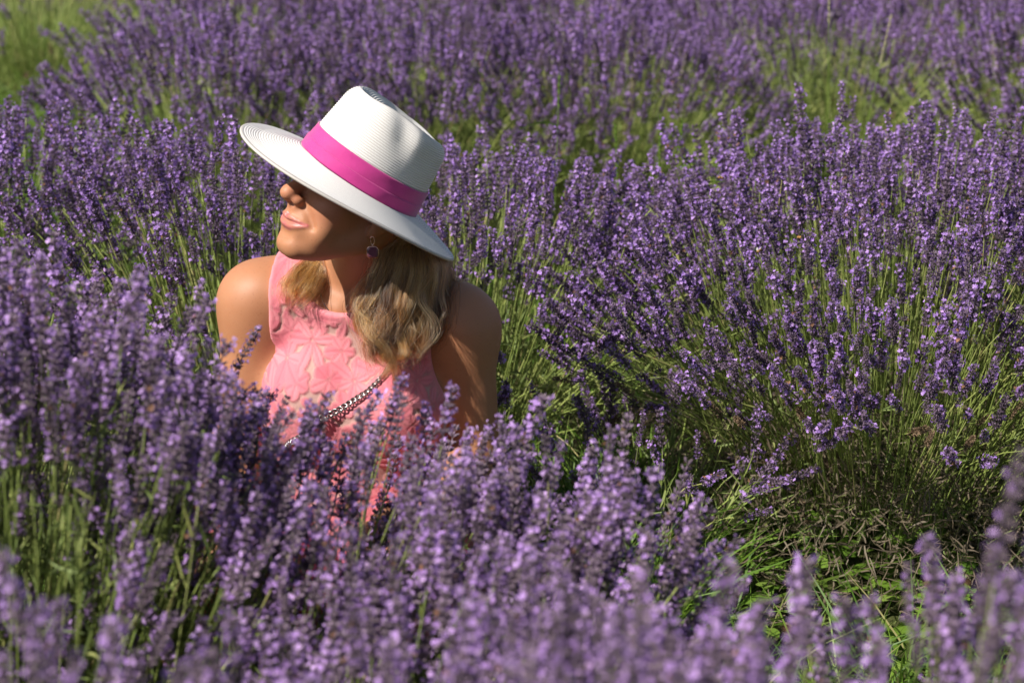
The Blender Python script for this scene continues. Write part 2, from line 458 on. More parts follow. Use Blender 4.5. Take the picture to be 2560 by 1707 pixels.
# ------------------------------------------------------------------ the pink top: its own surface over the trunk
top = Field(np.arange(-0.45, -0.01, 0.0024), np.arange(2.76, 3.12, 0.0024), np.arange(0.10, 0.70, 0.0024))
for pr, k in trunk: top.add(pr, k)
top.add(cone(neckbase + [-0.02, 0.0, 0.03], SHR + [0.01, 0.01, 0.012], 0.046, 0.040), 0.05)
top.add(cone(neckbase + [0.02, 0.0, 0.03], SHL + [-0.01, 0.01, 0.012], 0.046, 0.040), 0.05)
for s_, e_ in ((SHR, ELR), (SHL, ELL)):
    top.add(ell(s_, (0.053, 0.052, 0.056)), 0.04)
top.add(cone(bw((-0.02, 0.055, 0.588)), SHR + [0.02, -0.03, 0.03], 0.010, 0.010), 0.03)
top.add(cone(bw((0.02, 0.055, 0.588)), SHL + [-0.02, -0.03, 0.03], 0.010, 0.010), 0.03)
top.add(cone(bw((-0.06, 0.055, 0.42)), bw((0.06, 0.055, 0.42)), 0.05, 0.05), 0.05)      # cloth bridging the bust
X, Y, Z = top.ax[0][:, None, None], top.ax[1][None, :, None], top.ax[2][None, None, :]
bl = (X - BO[0]) * BM[0][0] + (Y - BO[1]) * BM[0][1]; bf = (X - BO[0]) * BM[1][0] + (Y - BO[1]) * BM[1][1]
low = np.clip((0.42 - Z) / 0.2, 0, 1)
wob = 0.004 * low * (np.sin(bl * 70 + Z * 30) + 0.7 * np.sin(bl * 38 - Z * 55 + 1.3)) + 0.0012 * np.sin(Z * 90 + bl * 40)
T = top.F - 0.0065 - 0.012 * low - wob
nz = np.where(bf > 0, 0.0, 0.03)
neck = ((np.abs(bl) / 0.077)**2.8 + (np.abs(np.minimum(Z - (0.672 + nz), 0)) / 0.086)**2.8 + np.zeros_like(bf))**(1 / 2.8) - 1
T = np.maximum(T, np.abs(bl) - 0.157 + 0 * Z)
T = np.maximum(T, -neck * 0.075)
for s, zc, rr_ in ((-1, 0.550, 0.080), (1, 0.530, 0.083)):
    arm = np.sqrt((bl - s * 0.203)**2 + (np.minimum(Z - zc, 0) * 0.85)**2 + 0 * bf) - rr_
    T = np.maximum(T, -arm)
T = np.maximum(T, 0.135 - Z)
top.F = T.astype(np.float32)
V, Q = top.mesh()
tm_ = V - BO; L_ = V @ BM[0] - BO @ BM[0]; Fw = V @ BM[1] - BO @ BM[1]
U_ = np.where(Fw > 0.0, L_ * 1.0 + 0.0, np.sign(L_) * 0.3 - L_) + np.where(Fw > 0, np.sign(L_) * 0.35 * np.maximum(np.abs(L_) - 0.09, 0), 0)
W_ = V[:, 2]
# appliqued flowers and leaves: raised puffy petals with a corded edge over a sheer ground
pr_ = np.random.default_rng(11)
pet = []
cx = []
for _ in range(6000):
    c = pr_.uniform((-0.34, 0.12), (0.34, 0.66))
    if all(np.hypot(*(c - d)) > 0.034 for d in cx): cx.append(c)
for c in cx:
    k = pr_.integers(5, 8); a0 = pr_.uniform(0, 6.28); kind = pr_.random()
    for i in range(k):
        a = a0 + i * 6.283 / k + pr_.uniform(-0.2, 0.2)
        Lp = pr_.uniform(0.016, 0.024) if kind < 0.55 else pr_.uniform(0.022, 0.040)
        wp = Lp * (pr_.uniform(0.38, 0.5) if kind < 0.6 else pr_.uniform(0.20, 0.3))
        pet.append((c[0] + math.cos(a) * Lp * 0.62, c[1] + math.sin(a) * Lp * 0.62, a, Lp * 0.56, wp))
ps = np.full(len(V), 1.0); vein = np.full(len(V), 1.0); ptone = np.zeros(len(V))
for (px, pz, a, la, wa) in pet:
    m = np.where((np.abs(U_ - px) < 0.05) & (np.abs(W_ - pz) < 0.05))[0]
    if not len(m): continue
    du = (U_[m] - px) * math.cos(a) + (W_[m] - pz) * math.sin(a); dv = -(U_[m] - px) * math.sin(a) + (W_[m] - pz) * math.cos(a)
    e = (np.sqrt((du / la)**2 + (dv / (wa * (1 + 0.25 * du / la)))**2) - 1) * wa
    better = e < ps[m]
    vein[m[better]] = np.abs(dv[better]); ptone[m[better]] = pr_.random()
    ps[m] = np.minimum(ps[m], e)
inside = np.clip(-ps / 0.0025, 0, 1)
edge = np.exp(-((ps + 0.0006) / 0.0011)**2)
raise_ = 0.0022 * np.sqrt(inside) + 0.0010 * edge - 0.0009 * np.exp(-(vein / 0.0016)**2) * inside
g = top.grad(V, 0.004)
hem = np.minimum(np.abs((((np.abs(L_) / 0.077)**2.8 + (np.abs(np.minimum(W_ - 0.672, 0)) / 0.086)**2.8)**(1 / 2.8) - 1) * 0.075) / 0.006, 1)
for s_, zc_, r_ in ((-1, 0.550, 0.080), (1, 0.530, 0.083)):        # armhole hems
    ad = np.abs(np.sqrt((L_ - s_ * 0.203)**2 + (np.minimum(W_ - zc_, 0) * 0.85)**2) - r_) / 0.007
    hem = np.minimum(hem, np.minimum(ad, 1))
hemm = 1 - hem
V2 = V + g * (raise_ * np.clip((0.622 - W_) / 0.03, 0.15, 1) * (1 - hemm) + 0.002 * hemm)[:, None]
tm = mesh_np('top', V2, Q)
fattr(tm, 'petal', np.maximum(inside, hemm)); fattr(tm, 'cord', np.maximum(edge * (1 - hemm), 0)); fattr(tm, 'tone', ptone * (1 - hemm)); fattr(tm, 'vein', np.exp(-(vein / 0.0013)**2) * inside * (1 - hemm))
pk = NT('pink_fabric', 0.75, 0.25)
ptn = pk.mix(pk.attr('tone'), (0.66, 0.215, 0.245), (0.55, 0.120, 0.160))
c = pk.mix(pk.attr('petal'), (0.42, 0.27, 0.225), ptn)
c = pk.mix(pk.math('MULTIPLY', pk.attr('vein'), 0.5), c, (0.42, 0.07, 0.10))
c = pk.mix(pk.math('MULTIPLY', pk.attr('cord'), 0.75), c, (0.48, 0.085, 0.125)); c = pk.mix(pk.math('MULTIPLY', pk.noise(60, 3), 0.3), c, (0.70, 0.25, 0.28)); pk.color(c)
pk.b.inputs['Sheen Weight'].default_value = 0.25
wv = pk.new('ShaderNodeTexVoronoi'); wv.inputs['Scale'].default_value = 700
tcx = pk.new('ShaderNodeTexCoord'); pk.link(tcx.outputs['Object'], wv.inputs['Vector']); pk.bump(wv.outputs['Distance'], 0.0008, 0.5)
obj('top', tm, pk.m, person)

# shorts over hips and thighs, same pink
sh = Field(np.arange(-0.48, 0.02, 0.0045), np.arange(2.50, 3.14, 0.0045), np.arange(-0.01, 0.42, 0.0045))
sh.add(trunk[-1][0], 0)
for pr, k in thighs: sh.add(pr, 0.05)
X, Y, Z = sh.ax[0][:, None, None], sh.ax[1][None, :, None], sh.ax[2][None, None, :]
T = sh.F - 0.010 - 0.004 * np.sin(Y * 55 + Z * 40) * np.ones_like(X)
T = np.maximum(T, 2.635 - Y + 0 * X + 0 * Z); T = np.maximum(T, Z - 0.40 + 0 * X + 0 * Y)
sh.F = T.astype(np.float32)
V, Q = sh.mesh(); shm = mesh_np('shorts', V, Q)
cr = NT('coral_fabric', 0.8, 0.2); cr.color(cr.mix(cr.noise(40, 3), (0.62, 0.12, 0.14), (0.72, 0.20, 0.22)))
obj('shorts', shm, cr.m, person)
# ------------------------------------------------------------------ hat
TM = head_axes(35, 9.5, 50); TO = np.array([-0.2235, 2.852, 0.7955])
def tw(p): return np.asarray(p, float) @ TM + TO
RX, RY = 0.083, 0.101                     # crown half-width and half-length at the band
def crown_xy(phi, s):                     # egg-shaped section; phi = 0 at the front
    return np.sin(phi) * RX * s, np.cos(phi) * RY * s
NP = 288
phi = np.arange(NP) * 2 * np.pi / NP
def brim_drop(phi, u):
    """brim height at fraction u from crown to edge"""
    f = np.cos(phi); s = np.sin(phi)
    drop = 0.014 + 0.021 * np.clip(f, 0, 1)**2 + 0.010 * np.clip(-f, 0, 1)**2
    z = -drop * (u**1.15)
    z += 0.006 * np.clip(u - 0.72, 0, 1) / 0.28 * np.clip(f, 0, 1)**2             # front edge curls up a little
    return z
def brim_pt(phi, u):
    ex = 0.073 + 0.014 * np.abs(np.cos(phi))**2
    x = np.sin(phi) * (RX + ex * u); y = np.cos(phi) * (RY + ex * u)
    return np.stack([x, y, brim_drop(phi, u)], -1)
HC = 0.116                                # crown height
def crown_pt(phi, t):
    """t 0..1 wall, 1..2 over the top to the middle"""
    tw_ = np.clip(t, 0, 1); tt = np.clip(t - 1, 0, 1)
    s = 1 - 0.08 * tw_**1.3
    z = HC * 0.74 * tw_
    # rounded shoulder then the flat top
    a = np.clip(tt / 0.42, 0, 1) * np.pi / 2; q = np.clip((tt - 0.42) / 0.58, 0, 1)
    s = np.where(t > 1, 0.92 - 0.29 * (1 - np.cos(a)) - 0.63 * q, s); z = np.where(t > 1, HC * 0.74 + HC * 0.26 * np.sin(a) + 0.004 * q, z)
    x = np.sin(phi) * RX * s; y = np.cos(phi) * RY * s
    # front is pinched narrower, back fuller, front a little higher
    up = np.clip(z / HC, 0, 1)
    x = x * (1 - 0.20 * up**2 * np.clip(y / RY, 0, 1))
    z = z + 0.010 * up**3 * np.clip(y / RY, -0.4, 1)
    # centre crease
    z = z - 0.030 * np.clip(up - 0.55, 0, 1) / 0.45 * np.exp(-(x / 0.021)**2) * (1 / (1 + np.exp(-(y + 0.052) / 0.012))) * (1 / (1 + np.exp((y - 0.066) / 0.006)))
    # two finger dents at the front sides
    for sg in (-1, 1):
        w = np.exp(-(((y - 0.022 - (z - 0.1) * 0.25) / 0.019)**2 + ((z - 0.104) / 0.030)**2)) * (np.sign(x) == sg)
        w2 = np.exp(-(((y + 0.040) / 0.024)**2 + ((z - 0.092) / 0.018)**2)) * (np.sign(x) == sg)
        x = x - sg * (0.0072 * w + 0.004 * w2)
    return np.stack([x, y, z], -1)
ROW = 0.0034
def rows(fn, t0, t1):
    t = np.linspace(t0, t1, 600); m = np.stack([fn(np.full(600, p), t) for p in (0.8, 2.0, 4.0)]).reshape(3, 600, 3)
    L = np.concatenate([[0], np.cumsum(np.linalg.norm(np.diff(m, axis=1), axis=2).mean(0))])
    n = int(L[-1] / ROW * 4) + 1
    return np.interp(np.linspace(0, L[-1], n), L, t), np.linspace(0, L[-1], n)
def ring_surface(fn, t0, t1, ridge, flip=False):
    t, L = rows(fn, t0, t1); G = fn(phi[None].repeat(len(t), 0), t[:, None].repeat(NP, 1))
    du = np.roll(G, -1, 1) - np.roll(G, 1, 1); dv = np.gradient(G, axis=0); N = np.cross(du, dv); N /= np.linalg.norm(N, axis=2)[..., None] + 1e-12
    if ridge:
        wob = 0.5 + 0.5 * np.sin(phi * 170)[None] * np.cos(L / ROW * np.pi)[:, None]
        hgt = ridge * np.abs(np.sin(L / ROW * np.pi))[:, None] * (0.85 + 0.15 * wob)
        G = G + N * hgt[..., None]
    i = np.arange(len(t) - 1)[:, None] * NP; j = np.arange(NP)[None]; j2 = (j + 1) % NP
    F = np.stack([i + j, i + j2, i + NP + j2, i + NP + j], -1).reshape(-1, 4)
    if flip: F = F[:, ::-1]
    row = np.repeat(L / ROW, NP)
    return G, F, row, N
parts_v, parts_f, parts_r = [], [], []; off = 0
def addp(Vp, Fp, Rp):
    global off
    parts_v.append(tw(Vp.reshape(-1, 3))); parts_f.append(Fp + off); parts_r.append(Rp); off += len(parts_v[-1])
Gc, Fc, Rc, Nc = ring_surface(crown_pt, 0.0, 1.999, 0.0015)
addp(Gc, Fc, Rc)
Gb, Fb, Rb, Nb = ring_surface(lambda p, u: brim_pt(p, u), 0.0, 1.0, 0.0013)
addp(Gb, Fb, Rb)
# rolled edge and underside
a = np.linspace(0, np.pi, 7)
edge_c = brim_pt(phi, np.ones(NP)); outd = np.stack([np.sin(phi), np.cos(phi), 0 * phi], -1)
roll = np.stack([edge_c + outd * (0.0030 * math.sin(v)) + np.array([0, 0, 1.0]) * (0.0024 * (math.cos(v) - 1) + 0.0008) for v in a])
i = np.arange(6)[:, None] * NP; j = np.arange(NP)[None]; j2 = (j + 1) % NP
addp(roll, np.stack([i + j, i + j2, i + NP + j2, i + NP + j], -1).reshape(-1, 4), np.zeros(roll.shape[0] * NP))
un = np.stack([brim_pt(phi, np.full(NP, u)) - np.array([0, 0, 0.0040]) for u in np.linspace(1, 0.0, 24)])
i = np.arange(23)[:, None] * NP
addp(un, np.stack([i + j, i + j2, i + NP + j2, i + NP + j], -1).reshape(-1, 4), np.zeros(24 * NP))
hm = mesh_np('hat', np.vstack(parts_v), np.vstack(parts_f)); fattr(hm, 'row', np.concatenate(parts_r))
st = NT('white_straw', 0.55, 0.4)
rw = st.math('FRACT', st.attr('row')); seam = st.ramp(rw, [(0, (0.45, 0.41, 0.37)), (0.2, (0.70, 0.675, 0.645)), (0.8, (0.70, 0.675, 0.645)), (1.0, (0.45, 0.41, 0.37))])
st.color(st.mix(st.math('MULTIPLY', st.noise(35, 4), 0.3), seam, (0.74, 0.70, 0.66)))
st.bump(st.noise(1500, 2), 0.0005, 0.5)
st.b.inputs['Subsurface Weight'].default_value = 0.0
hat = obj('hat', hm, st.m, person); hat['label'] = 'white straw hat with a bright pink ribbon band'
# ribbon: two overlapped folds
def band(z0, z1, o0, o1, n=9):
    zs = np.linspace(z0, z1, n); k = (zs / (HC * 0.74)); s = 1 - 0.08 * np.clip(k, 0, 1)**1.3
    up = zs / HC
    G = np.zeros((n, NP, 3))
    for q in range(n):
        x = np.sin(phi) * RX * s[q]; y = np.cos(phi) * RY * s[q]
        x = x * (1 - 0.20 * up[q]**2 * np.clip(y / RY, 0, 1)); o = o0 + (o1 - o0) * q / (n - 1)
        L = np.hypot(x / RX**2, y / RY**2)
        wav = 0.0003 * np.sin(phi * 9 + zs[q] * 200)
        G[q] = np.stack([x + (o + wav) * x / RX**2 / L, y + (o + wav) * y / RY**2 / L, np.full(NP, zs[q])], -1)
    return G
rb = np.concatenate([band(-0.0015, 0.0005, 0.0018, 0.0036, 3), band(0.0005, 0.0185, 0.0036, 0.0033), band(0.0187, 0.0189, 0.0029, 0.0021, 2),
                     band(0.019, 0.0385, 0.0021, 0.0020), band(0.0386, 0.0392, 0.0018, 0.0002, 3)])
n = len(rb); i = np.arange(n - 1)[:, None] * NP
bm_ = mesh_np('hat_band', tw(rb.reshape(-1, 3)), np.stack([i + j, i + j2, i + NP + j2, i + NP + j], -1).reshape(-1, 4))
mg = NT('magenta_ribbon', 0.6, 0.3); mg.color(mg.mix(mg.noise(120, 4), (0.42, 0.020, 0.175), (0.52, 0.030, 0.225))); mg.b.inputs['Sheen Weight'].default_value = 0.4
mg.bump(mg.noise(1800, 2), 0.0006, 0.6)
obj('hat_band', bm_, mg.m, hat)

# ------------------------------------------------------------------ hair: strands
def W(px, py, y):
    """a point at depth y, given by its bearing seen from where the photographer stood"""
    f = 4573.0; p = math.radians(17); a = math.atan((784 - py) / f); z = 1.42 - y * math.tan(p - a)
    d = y * math.cos(p) + (1.42 - z) * math.sin(p); return np.array([(px - 1176) / f * d, y, z])
hr = np.random.default_rng(3)
NPT = 22
curves = []; tone = []; rad = []
comb = Field(body.ax[0], body.ax[1], body.ax[2]); comb.F = body.F
_sl, _P = comb.sub((-0.45, 2.76, 0.10), (-0.01, 3.12, 0.70))
_g = np.stack(np.broadcast_arrays(*_P), -1).reshape(-1, 3)
comb.F = body.F.copy(); comb.F[_sl] = np.minimum(comb.F[_sl], np.where(np.abs(top.sample(_g)) < 0.3, top.sample(_g), 1.0).reshape(comb.F[_sl].shape))
def lock(ctrl, n, spread, tip_spread, tone0, wave=0.006, short=0.0, ls=0.3):
    base = smooth_path(ctrl, NPT); u = np.linspace(0, 1, NPT)[:, None]
    tone0 = tone0 + hr.normal() * 0.26; lshort = hr.uniform(0, ls)
    ph = hr.uniform(0, 6.28); fr_ = hr.uniform(1.3, 2.0)
    wdir = hr.normal(size=3) * [1, 0.5, 0.3]; wdir /= np.linalg.norm(wdir)
    base = base + wdir * wave * np.sin(u * 6.28 * fr_ + ph) * u**0.7
    for _ in range(n):
        o = hr.normal(size=3) * [1, 0.7, 0.5]
        w = spread * (1 - u) + tip_spread * u
        mid = 1 + 0.5 * np.sin(u * np.pi)
        s = base + o * w * mid * 0.6
        s = s + hr.normal(size=3) * 0.0018 * np.sin(u * hr.uniform(4, 11) + hr.uniform(0, 6)) * u
        if hr.random() < 0.10: s = s + hr.normal(size=3) * 0.016 * u**1.5 + hr.normal(size=3) * 0.005 * np.sin(u * 9)        # stray hairs
        end = 1 - lshort - hr.uniform(0, short + 0.10)
        ui = np.linspace(0, end, NPT); s = np.stack([np.interp(ui, u[:, 0], s[:, c]) for c in range(3)], -1)
        curves.append(s); tone.append(np.clip(tone0 + hr.normal() * 0.13, 0, 1)); rad.append(hr.uniform(0.00012, 0.00026))
def sheet(A_, B_, nlocks, n, spread, tip, tone_fn, y_layer=0.0, wave=0.006, short=0.1, ls=0.3, cj=1.0):
    A_ = np.array(A_); B_ = np.array(B_)
    for i in range(nlocks):
        k = (i + hr.uniform(-0.3, 0.3)) / max(1, nlocks - 1); k = np.clip(k, 0, 1)
        c = A_ * (1 - k) + B_ * k
        c = c + hr.normal(size=c.shape) * np.array([0.008, 0.008, 0.005]) * cj * np.linspace(0.2, 1, len(c))[:, None]
        c[:, 1] += y_layer * hr.uniform(0, 1)
        lock(c, n, spread, tip, tone_fn(k), wave, short, ls)
# her left side: a full wavy fall from under the brim over the shoulder to the chest
F0 = [W(905, 500, 2.845), W(880, 585, 2.832), W(842, 665, 2.815), W(822, 740, 2.795), W(845, 805, 2.783), W(868, 858, 2.778)]
F1 = [W(935, 505, 2.855), W(940, 600, 2.835), W(915, 700, 2.805), W(898, 770, 2.785), W(905, 830, 2.778), W(885, 868, 2.776)]
F2 = [W(965, 520, 2.880), W(990, 620, 2.858), W(985, 700, 2.835), W(965, 765, 2.81), W(945, 805, 2.80), W(930, 830, 2.795)]
F3 = [W(985, 540, 2.915), W(1022, 630, 2.905), W(1035, 695, 2.90), W(1015, 745, 2.87), W(985, 790, 2.845), W(965, 820, 2.83)]
sheet(F2, F3, 18, 110, 0.008, 0.004, lambda k: 0.34 - 0.1 * k, 0.03, 0.015)
sheet(F1, F2, 16, 110, 0.007, 0.0035, lambda k: 0.45, 0.012, 0.018)
sheet(F0, F1, 17, 110, 0.0065, 0.0032, lambda k: 0.60 - 0.15 * k, 0.006, 0.020, 0.1, 0.14)
sheet(F0, F2, 9, 40, 0.006, 0.003, lambda k: 0.85, 0.0, 0.022, 0.15, 0.1)
for x0, y0, x1, y1 in ((850, 700, 836, 850), (880, 720, 862, 885), (905, 720, 905, 880), (930, 700, 945, 862), (985, 690, 972, 850), (835, 690, 815, 800), (1015, 680, 1030, 775)):
    lock([W(905 + (x0 - 880) * 0.3, 520, 2.85), W(x0 + 12, 610, 2.83), W(x0 - 10, y0, 2.806), W(x0 + 8, (y0 + y1) / 2, 2.785), W(x1, y1, 2.775)], 26, 0.004, 0.004, 0.6, 0.014, 0.3, 0.08)
# behind the neck
N0 = [W(880, 500, 2.90), W(880, 600, 2.95), W(870, 690, 2.99), W(880, 760, 3.02)]; N1 = [W(990, 540, 2.95), W(1010, 630, 2.98), W(1000, 700, 3.02), W(980, 760, 3.04)]
sheet(N0, N1, 12, 80, 0.012, 0.012, lambda k: 0.22, 0.02)
# her right side: a shorter fall between jaw and shoulder
D0 = [W(738, 560, 2.93), W(706, 598, 2.915), W(668, 634, 2.890), W(645, 672, 2.872), W(640, 712, 2.862)]
D1 = [W(768, 575, 2.92), W(752, 625, 2.90), W(732, 662, 2.875), W(708, 692, 2.858), W(690, 722, 2.85)]
sheet(D0, D1, 13, 75, 0.006, 0.005, lambda k: 0.62 - 0.25 * k, 0.010, 0.006, 0.25, 0.3, 0.45)
N2 = [W(760, 560, 2.97), W(735, 620, 2.98), W(715, 690, 3.01), W(700, 740, 3.03)]; N3 = [W(870, 560, 2.97), W(850, 640, 3.0), W(830, 700, 3.03), W(820, 760, 3.05)]
sheet(N2, N3, 10, 70, 0.012, 0.012, lambda k: 0.3, 0.02)
# hair lying close to the head below the hat
for i in range(40):
    a = math.radians(-180 + 360 * (i + 0.5) / 40)
    if abs(a) < 1.25: continue
    c = [hw((r_ * math.sin(a) * 0.80, -0.02 + r_ * math.cos(a), z_)) for r_, z_ in ((0.090, 0.035), (0.094, 0.010), (0.093, -0.02), (0.086, -0.05), (0.080, -0.075))]
    if abs(a) < 1.9: c = c[:3]
    lock(c, 40, 0.006, 0.006, 0.35, 0.002)
allp = np.concatenate(curves).astype(np.float32)
allp = comb.push(allp, 0.0025, it=5)
lh = (allp - TO) @ TM.T                                # keep the hair under the hat
r_ = np.hypot(lh[:, 0] / RX, lh[:, 1] / RY)
bz = brim_drop(np.arctan2(lh[:, 0] / RX, lh[:, 1] / RY), np.clip((r_ - 1) / 0.85, 0, 1)) - 0.007
hi = (lh[:, 2] > bz) & (r_ > 0.80)
lh[hi, 2] = bz[hi] - 0.3 * 0.004
allp = (lh @ TM + TO).astype(np.float32)
hc = bpy.data.hair_curves.new('hair'); hc.add_curves([NPT] * len(curves))
hc.attributes['position'].data.foreach_set('vector', allp.ravel())
ra = hc.attributes.get('radius') or hc.attributes.new('radius', 'FLOAT', 'POINT')
taper = np.concatenate([np.full(NPT - 5, 1.0), np.linspace(0.95, 0.3, 5)])
ra.data.foreach_set('value', (np.array(rad)[:, None] * taper[None]).astype(np.float32).ravel())
ta = hc.attributes.new('tone', 'FLOAT', 'CURVE'); ta.data.foreach_set('value', np.array(tone, np.float32))
hmx = bpy.data.materials.new('hair'); hmx.use_nodes = True; ht = hmx.node_tree
for n_ in list(ht.nodes): ht.nodes.remove(n_)
ho = ht.nodes.new('ShaderNodeOutputMaterial'); hb = ht.nodes.new('ShaderNodeBsdfHairPrincipled')
hb.parametrization = 'COLOR'; hb.inputs['Roughness'].default_value = 0.28; hb.inputs['Radial Roughness'].default_value = 0.4
hra = ht.nodes.new('ShaderNodeValToRGB'); hat_ = ht.nodes.new('ShaderNodeAttribute'); hat_.attribute_name = 'tone'
e = hra.color_ramp.elements; e[0].color = (0.022, 0.009, 0.004, 1); e[1].color = (0.38, 0.185, 0.055, 1)
m_ = e.new(0.5); m_.color = (0.12, 0.048, 0.014, 1)
ht.links.new(hat_.outputs['Fac'], hra.inputs[0]); ht.links.new(hra.outputs[0], hb.inputs['Color']); ht.links.new(hb.outputs[0], ho.inputs[0])
hair = bpy.data.objects.new('hair', hc); COL.objects.link(hair); hc.materials.append(hmx); hair.parent = person

# ------------------------------------------------------------------ earring
gold = NT('rose_gold', 0.22); gold.color((0.80, 0.50, 0.38)); gold.b.inputs['Metallic'].default_value = 1.0
stone = NT('dark_stone', 0.12); stone.color((0.13, 0.045, 0.065))
steel = NT('steel', 0.25); steel.color(steel.mix(steel.noise(300, 2), (0.20, 0.19, 0.185), (0.45, 0.43, 0.42))); steel.b.inputs['Metallic'].default_value = 1.0
def torus_path(R, n=28): a = np.linspace(0, 2 * np.pi, n); return np.stack([R * np.cos(a), 0 * a, R * np.sin(a)], -1)
def earring(lobe, rx):
    er = empty('earring', lobe); er.parent = person
    v, q = tube(torus_path(0.0062) * [rx, 1, 1] + [0, 0, -0.004], 0.0010, 8, False); obj('hoop', mesh_np('hoop', v, q), gold.m, er)
    a = np.linspace(0, 2 * np.pi, 65); r = 0.0082 * (1 + 0.17 * np.abs(np.cos(2 * (a + np.pi / 4)))**0.8 - 0.06)
    rim = np.stack([r * np.cos(a), 0 * a, r * np.sin(a)], -1) + [0, -0.001, -0.0205]
    v, q = tube(rim, 0.0010, 8, False); pd = obj('pendant', mesh_np('pendant', v, q), gold.m, er)
    N = 64; rr2 = r[:N, None]
    lay = [(1.0, -0.002), (1.0, 0.001), (0.72, 0.0028), (0.0, 0.0030)]
    vv = np.concatenate([np.stack([r[:N] * s * np.cos(a[:N]), np.full(N, -y_), r[:N] * s * np.sin(a[:N])], -1) for s, y_ in lay] +
                        [np.stack([0 * a[:N], np.full(N, 0.002), 0 * a[:N]], -1)]) + [0, -0.001, -0.0205]
    jj = np.arange(N); jn = (jj + 1) % N
    fq = np.vstack([np.stack([k * N + jj, k * N + jn, (k + 1) * N + jn, (k + 1) * N + jj], -1) for k in range(3)] + [np.stack([4 * N + jj, 4 * N + jn, jn, jj], -1)])
    obj('stone', mesh_np('stone', vv, fq, False), stone.m, er)
    v, q = tube([(0, 0, -0.0098), (0, -0.0005, -0.0125)], 0.0007, 6); obj('link', mesh_np('link', v, q), gold.m, er)
    return er
lb = hw((-0.0715, -0.001, -0.043))
earring(lb + [0.002, -0.010, 0.0], 0.45)
earring(hw((0.0715, -0.001, -0.043)) + [-0.002, -0.008, 0], 0.45)
# necklace: a fine chain lying on the chest
nk = smooth_path([bw((-0.052, -0.02, 0.655)), bw((-0.055, 0.03, 0.63)), bw((-0.035, 0.075, 0.595)), bw((-0.005, 0.095, 0.565)), bw((0.035, 0.075, 0.59)), bw((0.055, 0.03, 0.625)), bw((0.052, -0.02, 0.655))], 90)
nk = body.push(nk, 0.0009, both=True, it=8)
v, q = tube(nk, 0.0007 * (1 + 0.45 * np.sin(np.arange(90) * np.pi * 0.9)), 6); obj('necklace', mesh_np('necklace', v, q), steel.m, person)
# bag strap: a curb chain slung across the chest
cp = smooth_path([W(1010, 690, 2.89), W(950, 775, 2.80), W(880, 835, 2.80), W(800, 915, 2.78), W(700, 1010, 2.78), W(600, 1090, 2.82), bw((-0.17, -0.01, 0.24))], 400)
cp = top.push(cp, 0.0045, both=True, it=8); cp[:, :] = np.stack([np.convolve(np.pad(cp[:, c], 8, mode='edge'), np.ones(17) / 17, 'valid') for c in range(3)], -1)
strap = empty('bag_strap', tuple(cp[0])); strap.parent = person
Ls = np.concatenate([[0], np.cumsum(np.linalg.norm(np.diff(cp, axis=0), axis=1))]); pitch = 0.0080; nl = int(Ls[-1] / pitch)
a = np.linspace(0, 2 * np.pi, 21)
v, q = tube(np.stack([0.0068 * np.cos(a), 0.0050 * np.sin(a), 0.0012 * np.sin(2 * a)], -1), 0.00125, 6, False); lm = mesh_np('chain_link', v, q); lm.materials.append(steel.m)
gsurf = top.grad(cp, 0.004)
for i in range(nl):
    s = (i + 0.5) * pitch; p = np.array([np.interp(s, Ls, cp[:, c]) for c in range(3)]); k = min(398, int(np.searchsorted(Ls, s)))
    T_ = cp[min(399, k + 3)] - cp[max(0, k - 3)]; T_ /= np.linalg.norm(T_); n_ = gsurf[k] - T_ * (gsurf[k] @ T_); n_ /= np.linalg.norm(n_) + 1e-9; b_ = np.cross(n_, T_)
    ang = math.radians(38); b2 = b_ * math.cos(ang) + n_ * math.sin(ang); n2 = np.cross(T_, b2)
    o = bpy.data.objects.new('chain_link', lm); COL.objects.link(o); o.parent = strap
    o.matrix_basis = Matrix(((T_[0], b2[0], n2[0], p[0] - cp[0][0]), (T_[1], b2[1], n2[1], p[1] - cp[0][1]), (T_[2], b2[2], n2[2], p[2] - cp[0][2]), (0, 0, 0, 1)))
# ================================================================== the field
gm = NT('soil', 0.95, 0.1)
gcol = gm.ramp(gm.noise(2.5, 6, 0.65), [(0.25, (0.045, 0.05, 0.018)), (0.5, (0.075, 0.075, 0.03)), (0.75, (0.12, 0.085, 0.05))])
gcol = gm.mix(gm.math('MULTIPLY', gm.noise(45, 5, 0.7), 0.8), gcol, (0.10, 0.12, 0.035)); gm.color(gcol)
gm.bump(gm.noise(60, 6, 0.7), 0.02, 0.8)
n = 120
gx = np.linspace(-30, 30, n); gy = np.concatenate([np.linspace(-6, 1, 15), np.linspace(1.2, 10, 75), np.linspace(11, 60, 30)])
GX, GY = np.meshgrid(gx, gy); gr = np.random.default_rng(1)
GZ = gr.normal(size=GX.shape) * 0.008 - 0.01
i = np.arange(len(gy) - 1)[:, None] * n; j = np.arange(n - 1)[None]
obj('ground', mesh_np('ground', np.stack([GX, GY, GZ], -1).reshape(-1, 3), np.stack([i + j, i + j + 1, i + n + j + 1, i + n + j], -1).reshape(-1, 4)), gm.m)['kind'] = 'structure'

